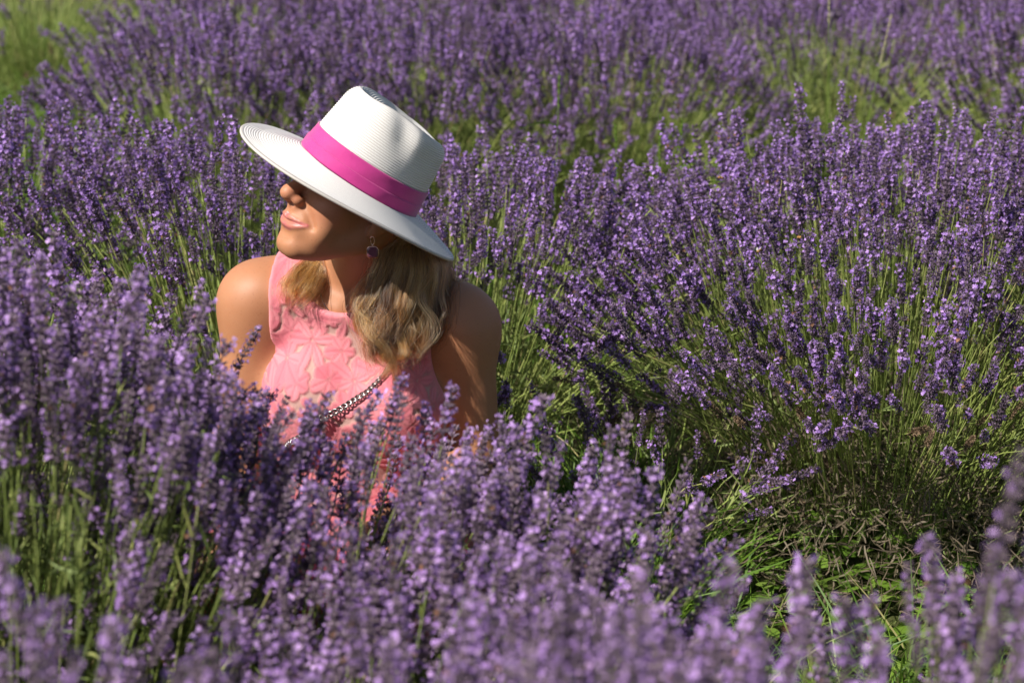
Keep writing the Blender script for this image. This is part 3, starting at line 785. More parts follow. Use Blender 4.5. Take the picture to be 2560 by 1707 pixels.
# ------------------------------------------------------------------ materials
def plant_mat(name, stops, rough, trans, spec=0.3, per='vary', bright=0.25):
    t = NT(name, rough, spec)
    col = t.ramp(t.attr(per), stops)
    br = t.math('ADD', t.math('MULTIPLY', t.objrand(), bright), 1 - bright * 0.5)
    hsv = t.new('ShaderNodeHueSaturation'); t.link(col, hsv.inputs['Color']); t.link(br, hsv.inputs['Value'])
    c = hsv.outputs[0]; t.color(c)
    if trans: translucent(t, c, trans)
    return t.m
M_stem = plant_mat('lavender_stem', [(0, (0.16, 0.21, 0.05)), (0.6, (0.28, 0.35, 0.085)), (0.9, (0.37, 0.41, 0.13)), (1, (0.40, 0.33, 0.14))], 0.55, 0.0, 0.4, bright=0.1)
M_leaf = plant_mat('lavender_leaf', [(0, (0.10, 0.075, 0.05)), (0.22, (0.17, 0.135, 0.09)), (0.3, (0.10, 0.14, 0.035)), (0.8, (0.18, 0.23, 0.07)), (1, (0.28, 0.29, 0.09))], 0.6, 0.2, 0.3, bright=0.1)
M_flower = plant_mat('lavender_flower', [(0, (0.075, 0.075, 0.055)), (0.2, (0.16, 0.115, 0.15)), (0.46, (0.26, 0.18, 0.28)), (0.5, (0.29, 0.155, 0.47)), (0.8, (0.45, 0.265, 0.68)), (0.93, (0.60, 0.38, 0.76)), (0.94, (0.30, 0.16, 0.085)), (1, (0.22, 0.11, 0.06))], 0.65, 0.38, 0.2, bright=0.5)
M_flower_backlit = plant_mat('lavender_flower_backlit', [(0, (0.075, 0.075, 0.055)), (0.2, (0.21, 0.155, 0.19)), (0.46, (0.34, 0.245, 0.34)), (0.5, (0.36, 0.205, 0.50)), (0.8, (0.54, 0.33, 0.72)), (0.93, (0.68, 0.46, 0.80)), (0.94, (0.30, 0.16, 0.085)), (1, (0.22, 0.11, 0.06))], 0.65, 0.38, 0.2, bright=0.5)  # paler copy for the nearest row, its backlit brightness put into the colour
M_dry = plant_mat('dried_flower', [(0, (0.13, 0.085, 0.055)), (1, (0.30, 0.21, 0.13))], 0.8, 0.1, 0.1)
M_wood = plant_mat('old_wood', [(0, (0.10, 0.07, 0.045)), (1, (0.22, 0.16, 0.11))], 0.9, 0, 0.1, bright=0.2)
M_grass = plant_mat('grass_blade', [(0, (0.06, 0.13, 0.015)), (0.7, (0.15, 0.26, 0.03)), (0.93, (0.22, 0.31, 0.06)), (1, (0.33, 0.27, 0.12))], 0.5, 0.35, 0.35, bright=0.05)
M_grass_dry = plant_mat('grass_head', [(0, (0.30, 0.25, 0.15)), (1, (0.55, 0.49, 0.34))], 0.7, 0.2, 0.2, bright=0.05)

# ------------------------------------------------------------------ flower spikes
def spike_mesh(seed, L=0.07, whorls=8, low=False, open_=0.45, dry=False, gap=1.0):
    r = np.random.default_rng(seed); V, F, C = [], [], []
    def add(v, f, c):
        o = sum(len(q) for q in V); V.append(np.asarray(v, float)); F.extend([[k + o for k in g] for g in f]); C.extend([c] * len(v))
    # spine
    v, f = tube([(0, 0, -0.012 if not low else -0.05), (0, 0, L * 0.5), (0, 0, L * 0.97)], [0.0010, 0.0009, 0.0005], 4, False); add(v, f.tolist(), 0.12)
    zs = L * (np.linspace(0.02, 0.93, whorls)**0.92)
    if low: zs = np.concatenate([[-0.032 - 0.008 * r.random()], zs])
    for w, z in enumerate(zs):
        k = (w + 0.5) / len(zs); env = 0.62 + 0.38 * math.sin(min(1, k * 1.25 + 0.25) * math.pi) if k < 0.75 else 1 - (k - 0.75) * 2.0
        nc = max(4, int(round(11 * (0.6 + 0.4 * env))))
        a0 = r.uniform(0, 6.28)
        for c in range(nc):
            a = a0 + c * 6.283 / nc + r.normal() * 0.18
            up = r.uniform(0.45, 1.0) + 0.5 * k
            d = np.array([math.cos(a), math.sin(a), up]); d /= np.linalg.norm(d)
            b = np.array([math.cos(a) * 0.0012, math.sin(a) * 0.0012, z + r.normal() * 0.0012])
            Lc = r.uniform(0.0062, 0.0082) * (0.65 + 0.45 * env); rc = 0.00135 * (0.8 + 0.3 * env)
            s = np.cross(d, [0.1, 0.2, 0.97]); s /= np.linalg.norm(s); t = np.cross(d, s)
            ring = [b + d * Lc * 0.55 + (s * math.cos(q) + t * math.sin(q)) * rc for q in (0, 1.57, 3.14, 4.71)]
            tip = b + d * Lc
            cc = r.uniform(0.10, 0.46)
            add([b] + ring + [tip], [[0, 2, 1], [0, 3, 2], [0, 4, 3], [0, 1, 4], [5, 1, 2], [5, 2, 3], [5, 3, 4], [5, 4, 1]], cc)
            if not dry and r.random() < open_:
                # an open corolla: five small lobes spread at the mouth of the tube
                m = tip + d * 0.0022; cr_ = r.uniform(0.0025, 0.0036); col = r.uniform(0.5, 0.92) if r.random() > 0.07 else r.uniform(0.95, 1)
                nd = d * 0.8 + np.array([0, 0, -0.35]) + r.normal(size=3) * 0.25; nd /= np.linalg.norm(nd)
                s2 = np.cross(nd, [0.3, 0.1, 0.9]); s2 /= np.linalg.norm(s2); t2 = np.cross(nd, s2)
                pv = [m - nd * 0.0012]
                pf = []
                for q in range(5):
                    an = q * 1.2566 + r.uniform(-0.15, 0.15); rr = cr_ * (1.25 if q < 2 else 0.9) * r.uniform(0.85, 1.1)
                    e0 = m + (s2 * math.cos(an - 0.5) + t2 * math.sin(an - 0.5)) * rr * 0.72
                    e1 = m + (s2 * math.cos(an) + t2 * math.sin(an)) * rr - nd * r.uniform(-0.0006, 0.001)
                    e2 = m + (s2 * math.cos(an + 0.5) + t2 * math.sin(an + 0.5)) * rr * 0.72
                    o = len(pv); pv += [e0, e1, e2]; pf += [[0, o, o + 1], [0, o + 1, o + 2]]
                add(pv, pf, col)
    me = bpy.data.meshes.new('flower_spike')
    me.from_pydata([tuple(p) for p in np.concatenate(V)], [], F); me.update()
    fattr(me, 'vary', C); me.materials.append(M_dry if dry else M_flower)
    return me
SPIKES = []
for s in range(9):
    SPIKES.append(spike_mesh(100 + s, L=[0.062, 0.075, 0.052, 0.085, 0.068, 0.058, 0.078, 0.048, 0.07][s], whorls=[8, 9, 7, 10, 8, 7, 10, 6, 8][s], low=s in (1, 3, 6), open_=[0.30, 0.40, 0.18, 0.36, 0.42, 0.26, 0.22, 0.38, 0.12][s]))
DRY = [spike_mesh(200 + s, L=0.05, whorls=6, dry=True) for s in range(2)]
PALE = []  # same spikes with the backlit paleness coloured in, nearest row only
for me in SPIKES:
    p = me.copy(); p.materials.clear(); p.materials.append(M_flower_backlit); PALE.append(p)
# the same spikes for the masses: collections that are never placed in the scene themselves
def mass_group(meshes):
    mass_col = bpy.data.collections.new('spike_kinds')
    for s, me in enumerate(meshes):
        mass_col.objects.link(bpy.data.objects.new('spike_kind_%02d' % s, me))
    ng = bpy.data.node_groups.new('spike_mass', 'GeometryNodeTree')
    ng.interface.new_socket('Geometry', in_out='INPUT', socket_type='NodeSocketGeometry'); ng.interface.new_socket('Geometry', in_out='OUTPUT', socket_type='NodeSocketGeometry')
    gi = ng.nodes.new('NodeGroupInput'); go = ng.nodes.new('NodeGroupOutput'); ip = ng.nodes.new('GeometryNodeInstanceOnPoints'); ci = ng.nodes.new('GeometryNodeCollectionInfo')
    ci.inputs['Collection'].default_value = mass_col; ci.inputs['Separate Children'].default_value = True; ci.inputs['Reset Children'].default_value = True
    def named(nm, ty):
        q = ng.nodes.new('GeometryNodeInputNamedAttribute'); q.data_type = ty; q.inputs['Name'].default_value = nm; return q.outputs['Attribute']
    e2r = ng.nodes.new('FunctionNodeEulerToRotation')
    ng.links.new(gi.outputs[0], ip.inputs['Points']); ng.links.new(ci.outputs[0], ip.inputs['Instance']); ip.inputs['Pick Instance'].default_value = True
    ng.links.new(named('pick', 'INT'), ip.inputs['Instance Index']); ng.links.new(named('turn', 'FLOAT_VECTOR'), e2r.inputs[0]); ng.links.new(e2r.outputs[0], ip.inputs['Rotation'])
    ng.links.new(named('size', 'FLOAT'), ip.inputs['Scale']); ng.links.new(ip.outputs[0], go.inputs[0])
    return ng
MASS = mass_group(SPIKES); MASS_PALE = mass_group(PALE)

def spike_mats(d, spin):
    """rotation matrices taking +z to d, spun about it"""
    d = d / np.linalg.norm(d, axis=1)[:, None]
    ref = np.stack([np.cos(spin), np.sin(spin), 0 * spin + 0.05], -1)
    x = ref - d * (ref * d).sum(1)[:, None]; x /= np.linalg.norm(x, axis=1)[:, None]; y = np.cross(d, x)
    return np.stack([x, y, d], 2)
def mat_euler(R):
    return np.stack([np.arctan2(R[:, 2, 1], R[:, 2, 2]), np.arcsin(np.clip(-R[:, 2, 0], -1, 1)), np.arctan2(R[:, 1, 0], R[:, 0, 0])], -1)

CAMP = np.array([0, 0, 1.42]); CP = math.radians(17)
def in_view(P, m=1.06):
    q = P - CAMP; d = q[:, 1] * math.cos(CP) - q[:, 2] * math.sin(CP); v = q[:, 1] * math.sin(CP) + q[:, 2] * math.cos(CP)
    return (d > 0.2) & (np.abs(q[:, 0] / d) < 0.2571 * m) & (np.abs(v / d) < 0.1714 * m), d

def stem_mesh(base, ctrl, tip, r0, r1, vary, segs=5):
    """many quadratic-curve stems in one mesh, three-sided"""
    n = len(base); t = np.linspace(0, 1, segs + 1)[None, :, None]
    P = base[:, None] * (1 - t)**2 + 2 * ctrl[:, None] * t * (1 - t) + tip[:, None] * t**2
    T = 2 * (1 - t) * (ctrl - base)[:, None] + 2 * t * (tip - ctrl)[:, None]; T /= np.linalg.norm(T, axis=2)[..., None] + 1e-9
    A_ = np.cross(T, [0.31, 0.17, 0.23]); A_ /= np.linalg.norm(A_, axis=2)[..., None] + 1e-9; B_ = np.cross(T, A_)
    r = (r0[:, None] * (1 - t[..., 0]) + r1[:, None] * t[..., 0])[..., None]
    a = [0, 2.094, 4.189]
    V = np.stack([P + r * (math.cos(q) * A_ + math.sin(q) * B_) for q in a], 2)          # n, segs+1, 3, 3
    idx = np.arange(n)[:, None, None] * (segs + 1) * 3 + np.arange(segs)[None, :, None] * 3 + np.arange(3)[None, None]
    nx = np.arange(n)[:, None, None] * (segs + 1) * 3 + np.arange(segs)[None, :, None] * 3 + (np.arange(3)[None, None] + 1) % 3
    F = np.stack([idx, nx, nx + 3, idx + 3], -1).reshape(-1, 4)
    me = mesh_np('stems', V.reshape(-1, 3), F); fattr(me, 'vary', np.repeat(vary, (segs + 1) * 3)); return me, P, T
def blade_mesh(name, base, d, side, L, w, bend, vary, segs=3):
    """flat tapering blades that bend over; bend = displacement of the tip"""
    n = len(base); t = np.linspace(0, 1, segs + 1)[None, :, None]
    P = base[:, None] + d[:, None] * L[:, None, None] * t + bend[:, None] * t**2
    prof = (np.array([0.7, 1.0, 0.8, 0.08]) if segs == 3 else np.interp(np.linspace(0, 1, segs + 1), [0, 0.3, 0.75, 1], [0.7, 1, 0.75, 0.06]))[None, :, None]
    o = side[:, None] * w[:, None, None] * prof * 0.5
    V = np.stack([P - o, P + o], 2)
    idx = np.arange(n)[:, None] * (segs + 1) * 2 + np.arange(segs)[None] * 2
    F = np.stack([idx, idx + 1, idx + 3, idx + 2], -1).reshape(-1, 4)
    me = mesh_np(name, V.reshape(-1, 3), F); fattr(me, 'vary', np.repeat(vary, (segs + 1) * 2)); return me

def bush(label, x, y, R=0.5, H=0.68, n=560, seed=0, nparts=260, leaves=2600, lean=(0, 0), keep=None, sz=1.0, flat=0.72, psimax=76, brown=0.25, dry=6, jit=0.06, bare=None, pw=0.62, woody=0, upr=0.3, litter=0, leaf_top=0.62):
    r = np.random.default_rng(1000 + seed)
    root = empty('lavender_bush', (x, y, 0)); tag(root, label, 'lavender bush', 'lavender bushes in rows')
    cmin = math.cos(math.radians(psimax))
    cp = cmin + (1 - cmin) * r.random(n)**pw; sp = np.sqrt(1 - cp**2); az = r.uniform(0, 6.283, n)
    Lr = 1 + r.normal(size=n) * jit; Lr = np.where(r.random(n) < 0.10, Lr * r.uniform(0.6, 0.9, n), Lr)
    lump = 1 + 0.06 * np.sin(3 * az + seed) + 0.05 * np.sin(5 * az + 2 * seed)
    tip = np.stack([R * sp * np.cos(az) * Lr * lump + lean[0] * cp, R * sp * np.sin(az) * Lr * lump + lean[1] * cp, 0.10 + (H - 0.10) * cp**flat * Lr], -1)
    tip[:, 2] = np.maximum(tip[:, 2], 0.08)
    bk = (0.30 + upr * cp) * r.uniform(0.5, 1.1, n)
    b0 = np.stack([bk * tip[:, 0], bk * tip[:, 1], 0.05 + 0.30 * tip[:, 2] * r.uniform(0.2, 1, n)], -1)
    ctrl = b0 * 0.5 + tip * 0.5 + np.stack([r.normal(size=n) * 0.022, r.normal(size=n) * 0.022, 0.02 + 0.05 * sp + r.normal(size=n) * 0.012], -1)
    if keep is not None:
        m = keep(tip, r); tip, b0, ctrl, cp = tip[m], b0[m], ctrl[m], cp[m]; n = len(tip)
    sm, P, T = stem_mesh(b0, ctrl, tip, r.uniform(0.0012, 0.0017, n), r.uniform(0.0008, 0.0011, n), r.random(n))
    tag(obj('stems', sm, M_stem, root), kind='stuff')
    # narrow leaves along the lower stems and the woody mound
    k = leaves; si = r.integers(0, n, k); tt = r.random(k)**1.4 * leaf_top; seg = np.minimum((tt * 5).astype(int), 4); f = tt * 5 - seg
    lb_ = P[si, seg] * (1 - f[:, None]) + P[si, seg + 1] * f[:, None]
    dd = T[si, seg] * 0.8 + r.normal(size=(k, 3)) * 0.55; dd /= np.linalg.norm(dd, axis=1)[:, None]
    sd_ = np.cross(dd, r.normal(size=(k, 3))); sd_ /= np.linalg.norm(sd_, axis=1)[:, None]
    low = lb_[:, 2] < (0.13 + 0.07 * r.random(k)) * (1 + 3 * max(0, brown - 0.25))
    vv = np.where(low & (r.random(k) < min(0.8, brown * 2.2)), r.uniform(0, 0.22, k), r.uniform(0.28, 1, k))
    lm_ = blade_mesh('leaves', lb_, dd, sd_, r.uniform(0.022, 0.05, k), r.uniform(0.0022, 0.0042, k), r.normal(size=(k, 3)) * 0.006, vv)
    tag(obj('leaves', lm_, M_leaf, root), kind='stuff')
    if litter:                                              # curled dead leaves caught in the foot of the bush
        k = litter; a_ = r.uniform(0, 6.28, k); rr_ = R * (0.25 + 0.62 * r.random(k)**0.7); zc = np.sin(a_ * 3 + 1) * 0.03 + np.sin(a_ * 7) * 0.02
        pb = np.stack([rr_ * np.cos(a_), rr_ * np.sin(a_), np.clip(0.30 - 0.30 * (rr_ / R)**1.5 + zc + r.normal(size=k) * 0.035, 0.01, 0.4)], -1)
        dd = r.normal(size=(k, 3)); dd /= np.linalg.norm(dd, axis=1)[:, None]; sd_ = np.cross(dd, r.normal(size=(k, 3))); sd_ /= np.linalg.norm(sd_, axis=1)[:, None]
        lt = blade_mesh('dead_leaves', pb, dd, sd_, r.uniform(0.015, 0.035, k), r.uniform(0.0018, 0.0034, k), r.normal(size=(k, 3)) * 0.012, np.where(r.random(k) < 0.88, r.uniform(0, 0.22, k), r.uniform(0.3, 0.9, k)))
        tag(obj('dead_leaves', lt, M_leaf, root), kind='stuff')
    if woody:
        V_, F_ = [], []; o_ = 0
        for q in range(woody):
            e_ = tip[r.integers(0, n)] * [0.62, 0.62, 0.38]; e_[2] = max(e_[2], 0.10); s_ = e_ * [0.15, 0.15, 0] + [0, 0, -0.02]
            m_ = (s_ + e_) * 0.5 + r.normal(size=3) * 0.03
            v_, f_ = tube(smooth_path([s_, m_, e_], 7), np.linspace(0.011, 0.004, 7) * r.uniform(0.6, 1.2), 6); V_.append(v_); F_.append(f_ + o_); o_ += len(v_)
        tag(obj('woody_branches', mesh_np('woody_branches', np.vstack(V_), np.vstack(F_)), M_wood, root), kind='stuff')
    if bare is not None:                                    # stems that carry no flower
        m = ~bare(tip, r); tip, T = tip[m], T[m]; n = len(tip)
    # flower spikes
    d = T[:, -1] * 0.9 + np.array([0, 0, 0.26]) + r.normal(size=(n, 3)) * 0.10
    Rm = spike_mats(d, r.uniform(0, 6.28, n)); pick = r.integers(0, len(SPIKES), n); size = r.uniform(0.72, 1.25, n) * sz
    W_ = tip + np.array([x, y, 0]); vis, dep = in_view(W_)
    score = dep - 0.55 * tip[:, 2] + np.where(vis, 0, 50)
    order = np.argsort(score); own = order[:nparts]; own = own[vis[own]]; rest = np.setdiff1d(np.arange(n), own)
    dryset = set(order[r.random(n) < 2][:0].tolist())
    cand = [i_ for i_ in own if tip[i_, 2] < 0.62 * H] if dry else []
    if dry and cand: dryset = set(r.choice(cand, min(dry, len(cand)), replace=False).tolist())
    for i_ in own:
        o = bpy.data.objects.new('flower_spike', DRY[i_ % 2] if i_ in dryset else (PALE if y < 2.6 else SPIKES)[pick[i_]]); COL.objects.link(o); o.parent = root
        s = size[i_]; m = Rm[i_]; t_ = tip[i_]
        o.matrix_basis = Matrix(((m[0][0] * s, m[0][1] * s, m[0][2] * s, t_[0]), (m[1][0] * s, m[1][1] * s, m[1][2] * s, t_[1]), (m[2][0] * s, m[2][1] * s, m[2][2] * s, t_[2]), (0, 0, 0, 1)))
    if len(rest):
        pm_ = bpy.data.meshes.new('spike_mass'); pm_.vertices.add(len(rest)); pm_.vertices.foreach_set('co', tip[rest].astype(np.float32).ravel())
        a_ = pm_.attributes.new('turn', 'FLOAT_VECTOR', 'POINT'); a_.data.foreach_set('vector', mat_euler(Rm[rest]).astype(np.float32).ravel())
        fattr(pm_, 'size', size[rest]); a_ = pm_.attributes.new('pick', 'INT', 'POINT'); a_.data.foreach_set('value', pick[rest].astype(np.int32))
        so = obj('spike_mass', pm_, None, root); so['kind'] = 'stuff'
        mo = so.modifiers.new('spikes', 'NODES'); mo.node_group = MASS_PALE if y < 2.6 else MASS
    return root
# ------------------------------------------------------------------ the rows
# nearest row, between the photographer and the woman
bush('tall blurred bush in front of the woman, its spikes crossing her pink top', -0.34, 2.12, 0.33, 0.615, 280, 1, 280, sz=1.05, lean=(0.20, -0.02))
bush('blurred bush at the left edge with a bare green flank of stems', -0.60, 2.00, 0.37, 0.75, 560, 2, 300, leaves=8000, leaf_top=0.97, brown=0.1, sz=1.05, jit=0.05, lean=(0.06, 0.06), bare=lambda t, r: (t[:, 1] < -0.09) & (t[:, 0] < 0.20) & (r.random(len(t)) < 0.96))
bush('blurred bush behind the bare green flank at the left edge', -0.72, 2.25, 0.42, 0.76, 460, 8, 300, jit=0.05, lean=(0.06, 0.0))
bush('very close blurred bush in the bottom left corner', -0.37, 1.34, 0.22, 0.70, 150, 3, 200, lean=(0.05, 0))
bush('blurred bush below the lap of the woman, stems leaning right', -0.20, 1.66, 0.32, 0.60, 300, 9, 300, lean=(0.22, 0))
bush('very close blurred bush along the bottom edge in the middle', 0.02, 1.36, 0.32, 0.69, 280, 4, 300, lean=(0.08, 0))
bush('blurred bush just right of the woman, lower than its neighbours', -0.08, 2.04, 0.27, 0.575, 220, 5, 220, lean=(0.14, 0))
bush('close blurred bush in the bottom right with separate upright spikes', 0.34, 1.54, 0.34, 0.65, 190, 6, 190, jit=0.04, leaves=900, lean=(0.03, 0))
bush('very tall blurred clump rising at the right edge', 0.385, 1.34, 0.07, 0.80, 26, 7, 30, leaves=200, jit=0.05, lean=(-0.02, 0))
# the row she sits against
bush('bush leaning out to the left behind the near shoulder of the woman', -0.48, 3.52, 0.52, 0.64, 430, 11, 300, lean=(-0.12, 0), pw=0.55, bare=lambda t, r: (t[:, 2] < 0.40) & (t[:, 1] < 0.05) & (r.random(len(t)) < 0.75))
bush('bush behind the hat whose stems fan out to the right', -0.10, 3.62, 0.52, 0.60, 400, 12, 300, lean=(0.08, 0.02), pw=0.6, litter=1500, bare=lambda t, r: (t[:, 2] < 0.40) & (t[:, 1] < 0.05) & (r.random(len(t)) < 0.75))
bush('bush of upright spikes at the left edge behind the blurred row', -1.06, 3.80, 0.46, 0.66, 380, 13, 300, pw=0.5, bare=lambda t, r: (t[:, 2] < 0.40) & (t[:, 1] < 0.05) & (r.random(len(t)) < 0.75))
bush('big sharp bush right of the woman, fanning from low left to upright', 0.68, 3.48, 0.72, 0.655, 1450, 14, 300, leaves=7000, brown=0.57, dry=10, lean=(0.06, 0), flat=0.8, woody=16, pw=0.84, upr=0.5, litter=16000, psimax=65)
bush('sharp bush at the right edge with brown dried flower heads low down', 1.26, 3.48, 0.54, 0.65, 760, 15, 300, leaves=4200, brown=0.5, dry=22, woody=12, pw=0.75, upr=0.45, litter=10000, psimax=66)
bush('low loose clump in the grass gap right of the arm of the woman', 0.24, 3.12, 0.34, 0.32, 60, 16, 60, leaves=900, jit=0.14, pw=0.9, lean=(-0.06, 0))
# second row
xs = [-0.76, -0.26, 0.24, 0.86, 1.48]
ls = ['bush in the second row at the edge of the green grass gap on the left', 'bush in the second row directly above the hat',
      'bush in the second row between the hat and the bare green bush', 'bush in the second row with a bare green front and few flowers', 'bush in the second row at the right edge']
for q, (x_, l_) in enumerate(zip(xs, ls)):
    kp = (lambda t, r: (t[:, 1] < -0.02) & (r.random(len(t)) < 0.90)) if q == 3 else (lambda t, r: (t[:, 2] < 0.44) & (r.random(len(t)) < 0.75))
    bush(l_, x_, [5.05, 5.15, 5.2, 5.45, 5.25][q], 0.54, 0.65, 560, 21 + q, 260, leaves=6000 if q == 3 else 2600, leaf_top=0.95 if q == 3 else 0.62, bare=kp)
xs = [-0.80, -0.30, 0.20, 0.74, 1.34]
ls = ['bush in the third row at the left beyond the grass gap', 'bush in the third row, left of the middle', 'bush in the third row above the middle of the photo', 'bush in the third row behind the bare green bush', 'bush in the third row at the far right']
for q, (x_, l_) in enumerate(zip(xs, ls)):
    bush(l_, x_, 6.2 + 0.08 * math.sin(q * 1.7), 0.55, 0.64, 520, 31 + q, 220, leaves=1500)
xs = [-1.75, -1.05, -0.35, 0.35, 1.05, 1.75]
ls = ['flowerless green bush at the top left corner', 'half bare bush along the top edge on the left', 'bush along the top edge above the hat', 'bush along the top edge in the middle', 'bush along the top edge right of the middle', 'bush in the top right corner']
for q, (x_, l_) in enumerate(zip(xs, ls)):
    kp = (lambda t, r: r.random(len(t)) < 0.9) if q == 0 else ((lambda t, r: r.random(len(t)) < 0.85) if q == 1 else None)
    bush(l_, x_, 7.25, 0.55, 0.62, 560, 41 + q, 120, leaves=1500, bare=kp)

# ------------------------------------------------------------------ grass between the rows
def grass(name, label, n, xr, yr, Lr, seed, wr=(0.0025, 0.005), bendk=0.5):
    r = np.random.default_rng(seed); b = np.stack([r.uniform(*xr, n), r.uniform(*yr, n), np.full(n, -0.012)], -1)
    cl = np.sin(b[:, 0] * 9 + seed) * np.sin(b[:, 1] * 11) + 0.5 * np.sin(b[:, 0] * 23) * np.sin(b[:, 1] * 19 + 1)
    b = b[cl > r.uniform(-1.4, 0.9, n)]; b = b[~((b[:, 0] > 0.36) & (b[:, 1] > 2.78) & (b[:, 1] < 3.9))]; n = len(b)
    d = np.stack([r.normal(size=n) * 0.35, r.normal(size=n) * 0.35, np.ones(n)], -1); d /= np.linalg.norm(d, axis=1)[:, None]
    s = np.cross(d, r.normal(size=(n, 3))); s /= np.linalg.norm(s, axis=1)[:, None]
    L = r.uniform(*Lr, n); bend = np.stack([r.normal(size=n), r.normal(size=n), -np.abs(r.normal(size=n)) * 0.6], -1) * (L * bendk)[:, None]
    me = blade_mesh(name, b, d, s, L, r.uniform(*wr, n), bend, r.random(n), 4)
    tag(obj(name, me, M_grass), label, None, None, 'stuff')
grass('grass', 'grass in the alley beside the woman', 14000, (-1.3, 1.5), (2.35, 3.25), (0.06, 0.26), 5)
grass('grass', 'tall bright grass to the right of the arm of the woman', 4200, (-0.06, 0.28), (2.85, 3.35), (0.14, 0.32), 15, (0.003, 0.008), 0.35)
grass('grass', 'grass between the first and second rows', 16000, (-2.2, 2.2), (4.1, 5.2), (0.05, 0.22), 6)
grass('grass', 'tall grass in the gap at the left', 14000, (-2.4, -1.02), (4.5, 6.6), (0.16, 0.48), 7, (0.003, 0.006))
grass('grass', 'grass beyond the third row', 16000, (-3.0, 3.0), (6.4, 10.0), (0.06, 0.25), 8, (0.004, 0.008))
grass('grass', 'grass under the nearest row', 9000, (-0.9, 1.1), (0.6, 2.4), (0.06, 0.22), 9)
grass('grass', 'rough grass to the left of the rows', 30000, (-6.0, -1.3), (1.5, 10.0), (0.06, 0.24), 18, (0.005, 0.010))
# broad-leaved weeds in the shade at the foot of the right-hand bushes
wr_ = np.random.default_rng(31); n_ = 900
b_ = np.stack([wr_.uniform(0.1, 1.4, n_), wr_.uniform(2.75, 3.45, n_), wr_.uniform(0.0, 0.09, n_)], -1)
d_ = wr_.normal(size=(n_, 3)) * [1, 1, 0.35] + [0, 0, 0.25]; d_ /= np.linalg.norm(d_, axis=1)[:, None]; s_ = np.cross(d_, [0, 0, 1.0] + wr_.normal(size=(n_, 3)) * 0.2); s_ /= np.linalg.norm(s_, axis=1)[:, None]
wm = blade_mesh('weeds', b_, d_, s_, wr_.uniform(0.03, 0.07, n_), wr_.uniform(0.016, 0.036, n_), np.stack([0 * d_[:, 0], 0 * d_[:, 0], -wr_.uniform(0.0, 0.03, n_)], -1), wr_.uniform(0.2, 0.9, n_), 4)
tag(obj('weeds', wm, M_grass), 'broad green weeds at the foot of the right bushes', kind='stuff')

# ------------------------------------------------------------------ single wild grass stalks standing above the lavender
def stalk(label, x, y, h, lean, dry, leaf=None, seed=0, head=0.12, fat=1.0):
    r = np.random.default_rng(500 + seed); root = empty('grass_stalk', (x, y, 0)); tag(root, label, 'wild grass', 'wild grass stalks above the lavender')
    P = smooth_path([(0, 0, 0), (lean[0] * 0.25, lean[1] * 0.3, h * 0.5), (lean[0] * 0.7, lean[1] * 0.7, h * 0.82), (lean[0], lean[1], h)], 24)
    v, f = tube(P, np.linspace(0.0014, 0.0007, 24), 5); m = mesh_np('stem', v, f); fattr(m, 'vary', np.full(len(v), 0.85)); obj('stem', m, M_grass, root)
    L = np.concatenate([[0], np.cumsum(np.linalg.norm(np.diff(P, axis=0), axis=1))]); k = int(head / 0.0032)
    V_, F_ = [], []; o_ = 0
    for q in range(k):
        s = L[-1] - head * (1 - (q + 0.5) / k); p = np.array([np.interp(s, L, P[:, c]) for c in range(3)]); T_ = P[-1] - P[-3]; T_ /= np.linalg.norm(T_)
        a = q * 2.4; w = np.array([math.cos(a), math.sin(a), 0.0]); d = T_ * 0.95 + w * 0.32; d /= np.linalg.norm(d); e = p + d * r.uniform(0.008, 0.012) * fat
        v, f = tube([p, p * 0.6 + e * 0.4, e], np.array([0.0004, 0.0014 * fat, 0.0002]), 5); V_.append(v); F_.append(f + o_); o_ += len(v)
    m = mesh_np('seed_head', np.vstack(V_), np.vstack(F_)); fattr(m, 'vary', r.random(len(m.vertices)) * (1.0 if dry else 0.6) + (0 if dry else 0.4)); obj('seed_head', m, M_grass_dry if dry else M_grass, root)
    if leaf is not None:
        b = np.array([[np.interp(L[-1] * leaf[0], L, P[:, c]) for c in range(3)]]); d = np.array([leaf[1]], float); d /= np.linalg.norm(d)
        m = blade_mesh('leaf', b, d, np.cross(d, [0.2, 0.9, 0.1]), np.array([leaf[2]]), np.array([0.006]), np.array([leaf[3]], float), np.array([0.6]), 6); obj('leaf', m, M_grass, root)
stalk('tall pale dry grass stalk reaching the top edge on the right', 0.705, 4.35, 0.96, (-0.02, 0, 0), True, (0.62, (0.8, 0, 0.6), 0.05, (0.01, 0, -0.05)), 1, 0.15)
stalk('pale dry grass stalk bending right beside the tallest one', 0.74, 4.35, 0.83, (0.085, 0, 0), True, None, 2, 0.11)
stalk('green grass stalk right of the hat with a leaf arching left', 0.085, 4.05, 0.75, (0.012, 0, 0), False, (0.86, (-0.8, -0.2, 0.5), 0.11, (-0.03, 0, -0.09)), 3, 0.07)
stalk('leftmost green grass stalk over the gap before the right bush', 0.225, 3.86, 0.68, (-0.022, 0, 0), False, (0.83, (-0.1, 0, 1), 0.03, (0.06, 0, -0.05)), 4, 0.10)
stalk('middle green grass stalk over the gap before the right bush', 0.285, 3.84, 0.70, (0.005, 0, 0), False, (0.80, (0.9, 0, 0.25), 0.13, (0.02, 0, -0.02)), 5, 0.10)
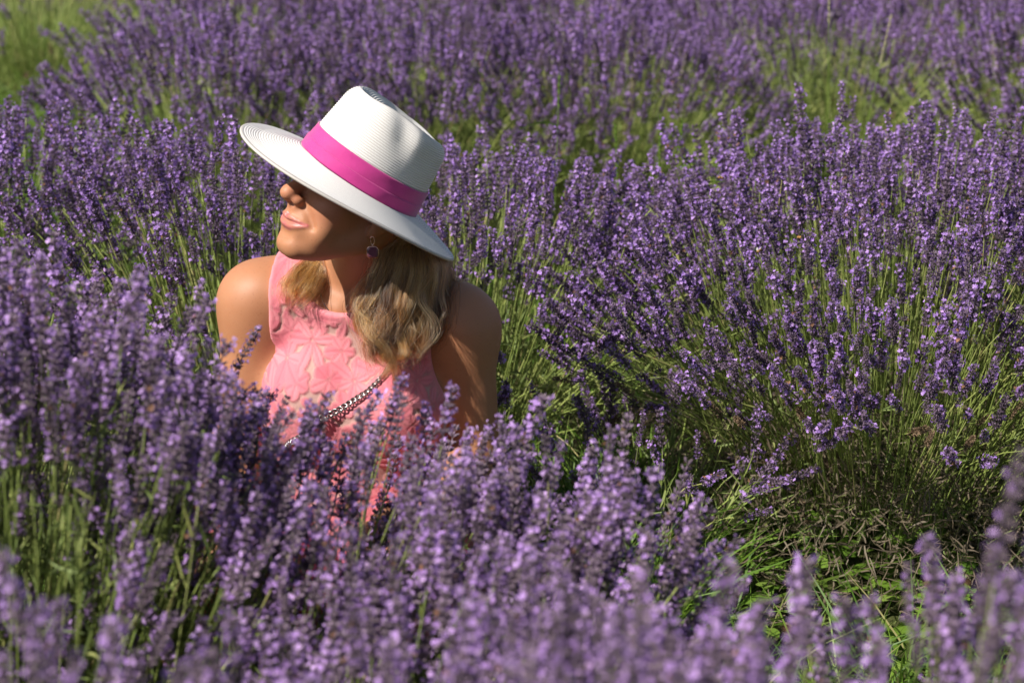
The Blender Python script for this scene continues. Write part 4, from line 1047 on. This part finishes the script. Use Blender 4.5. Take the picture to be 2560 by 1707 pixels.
stalk('green grass stalk over the gap with a leaf drooping to the right', 0.315, 3.90, 0.68, (0.022, 0, 0), False, (0.86, (0.7, 0, 0.7), 0.13, (0.06, 0, -0.13)), 6, 0.07, 1.2)
stalk('short green grass stalk in the shade among the leftmost right spikes', 0.245, 3.78, 0.56, (-0.006, 0, 0), False, None, 7, 0.05)

# ------------------------------------------------------------------ bees at work
M_bee = plant_mat('bee', [(0, (0.02, 0.014, 0.010)), (0.5, (0.30, 0.15, 0.04)), (1, (0.42, 0.22, 0.06))], 0.6, 0, 0.3, bright=0.1)
wg = NT('bee_wing', 0.2); wg.color((0.75, 0.72, 0.68)); wg.b.inputs['Alpha'].default_value = 0.45
def bee(label, p, ang):
    root = empty('bee', tuple(p)); root.rotation_euler = (0.3, 0.2, ang); tag(root, label, 'bee', 'bees on the right bush')
    V_, F_, C_ = [], [], []; o_ = 0
    for cx_, (rx, ry), band_ in ((0.0, (0.0042, 0.0024), True), (0.0052, (0.0026, 0.0024), False), (0.0084, (0.0014, 0.0017), False)):
        v, q, th = uv_sphere(1.0, 12, 10); v = v[:, [1, 0, 2]] * [rx, ry, ry] + [cx_, 0, 0]; V_.append(v); F_.append(q[:, ::-1] + o_); o_ += len(v)
        C_.append(np.where(np.sin(v[:, 0] * 3000) > 0, 0.1, 0.8) if band_ else np.full(len(v), 0.55 if rx > 0.002 else 0.05))
    m = mesh_np('body', np.vstack(V_), np.vstack(F_)); fattr(m, 'vary', np.concatenate(C_)); obj('body', m, M_bee, root)
    for s in (-1, 1):
        m = blade_mesh('wing', np.array([[0.005, 0.001 * s, 0.0022]]), np.array([[-0.85, 0.5 * s, 0.25]]), np.array([[0.5, 0.85 * s, 0]]), np.array([0.0085]), np.array([0.0032]), np.array([[0, 0, 0.001]]), np.array([0.5]), 5)
        obj('wing', m, wg.m, root)
bee('bee among the upper left spikes of the big right bush', W(1652, 408, 3.40), 0.4)
bee('bee on a spike near the middle of the big right bush', W(1838, 545, 3.18), 2.0)
bee('bee just below the other one, deeper in the right bush', W(1745, 575, 3.15), 4.0)
bee('bee lowest on the right bush', W(2000, 590, 3.12), 1.1)
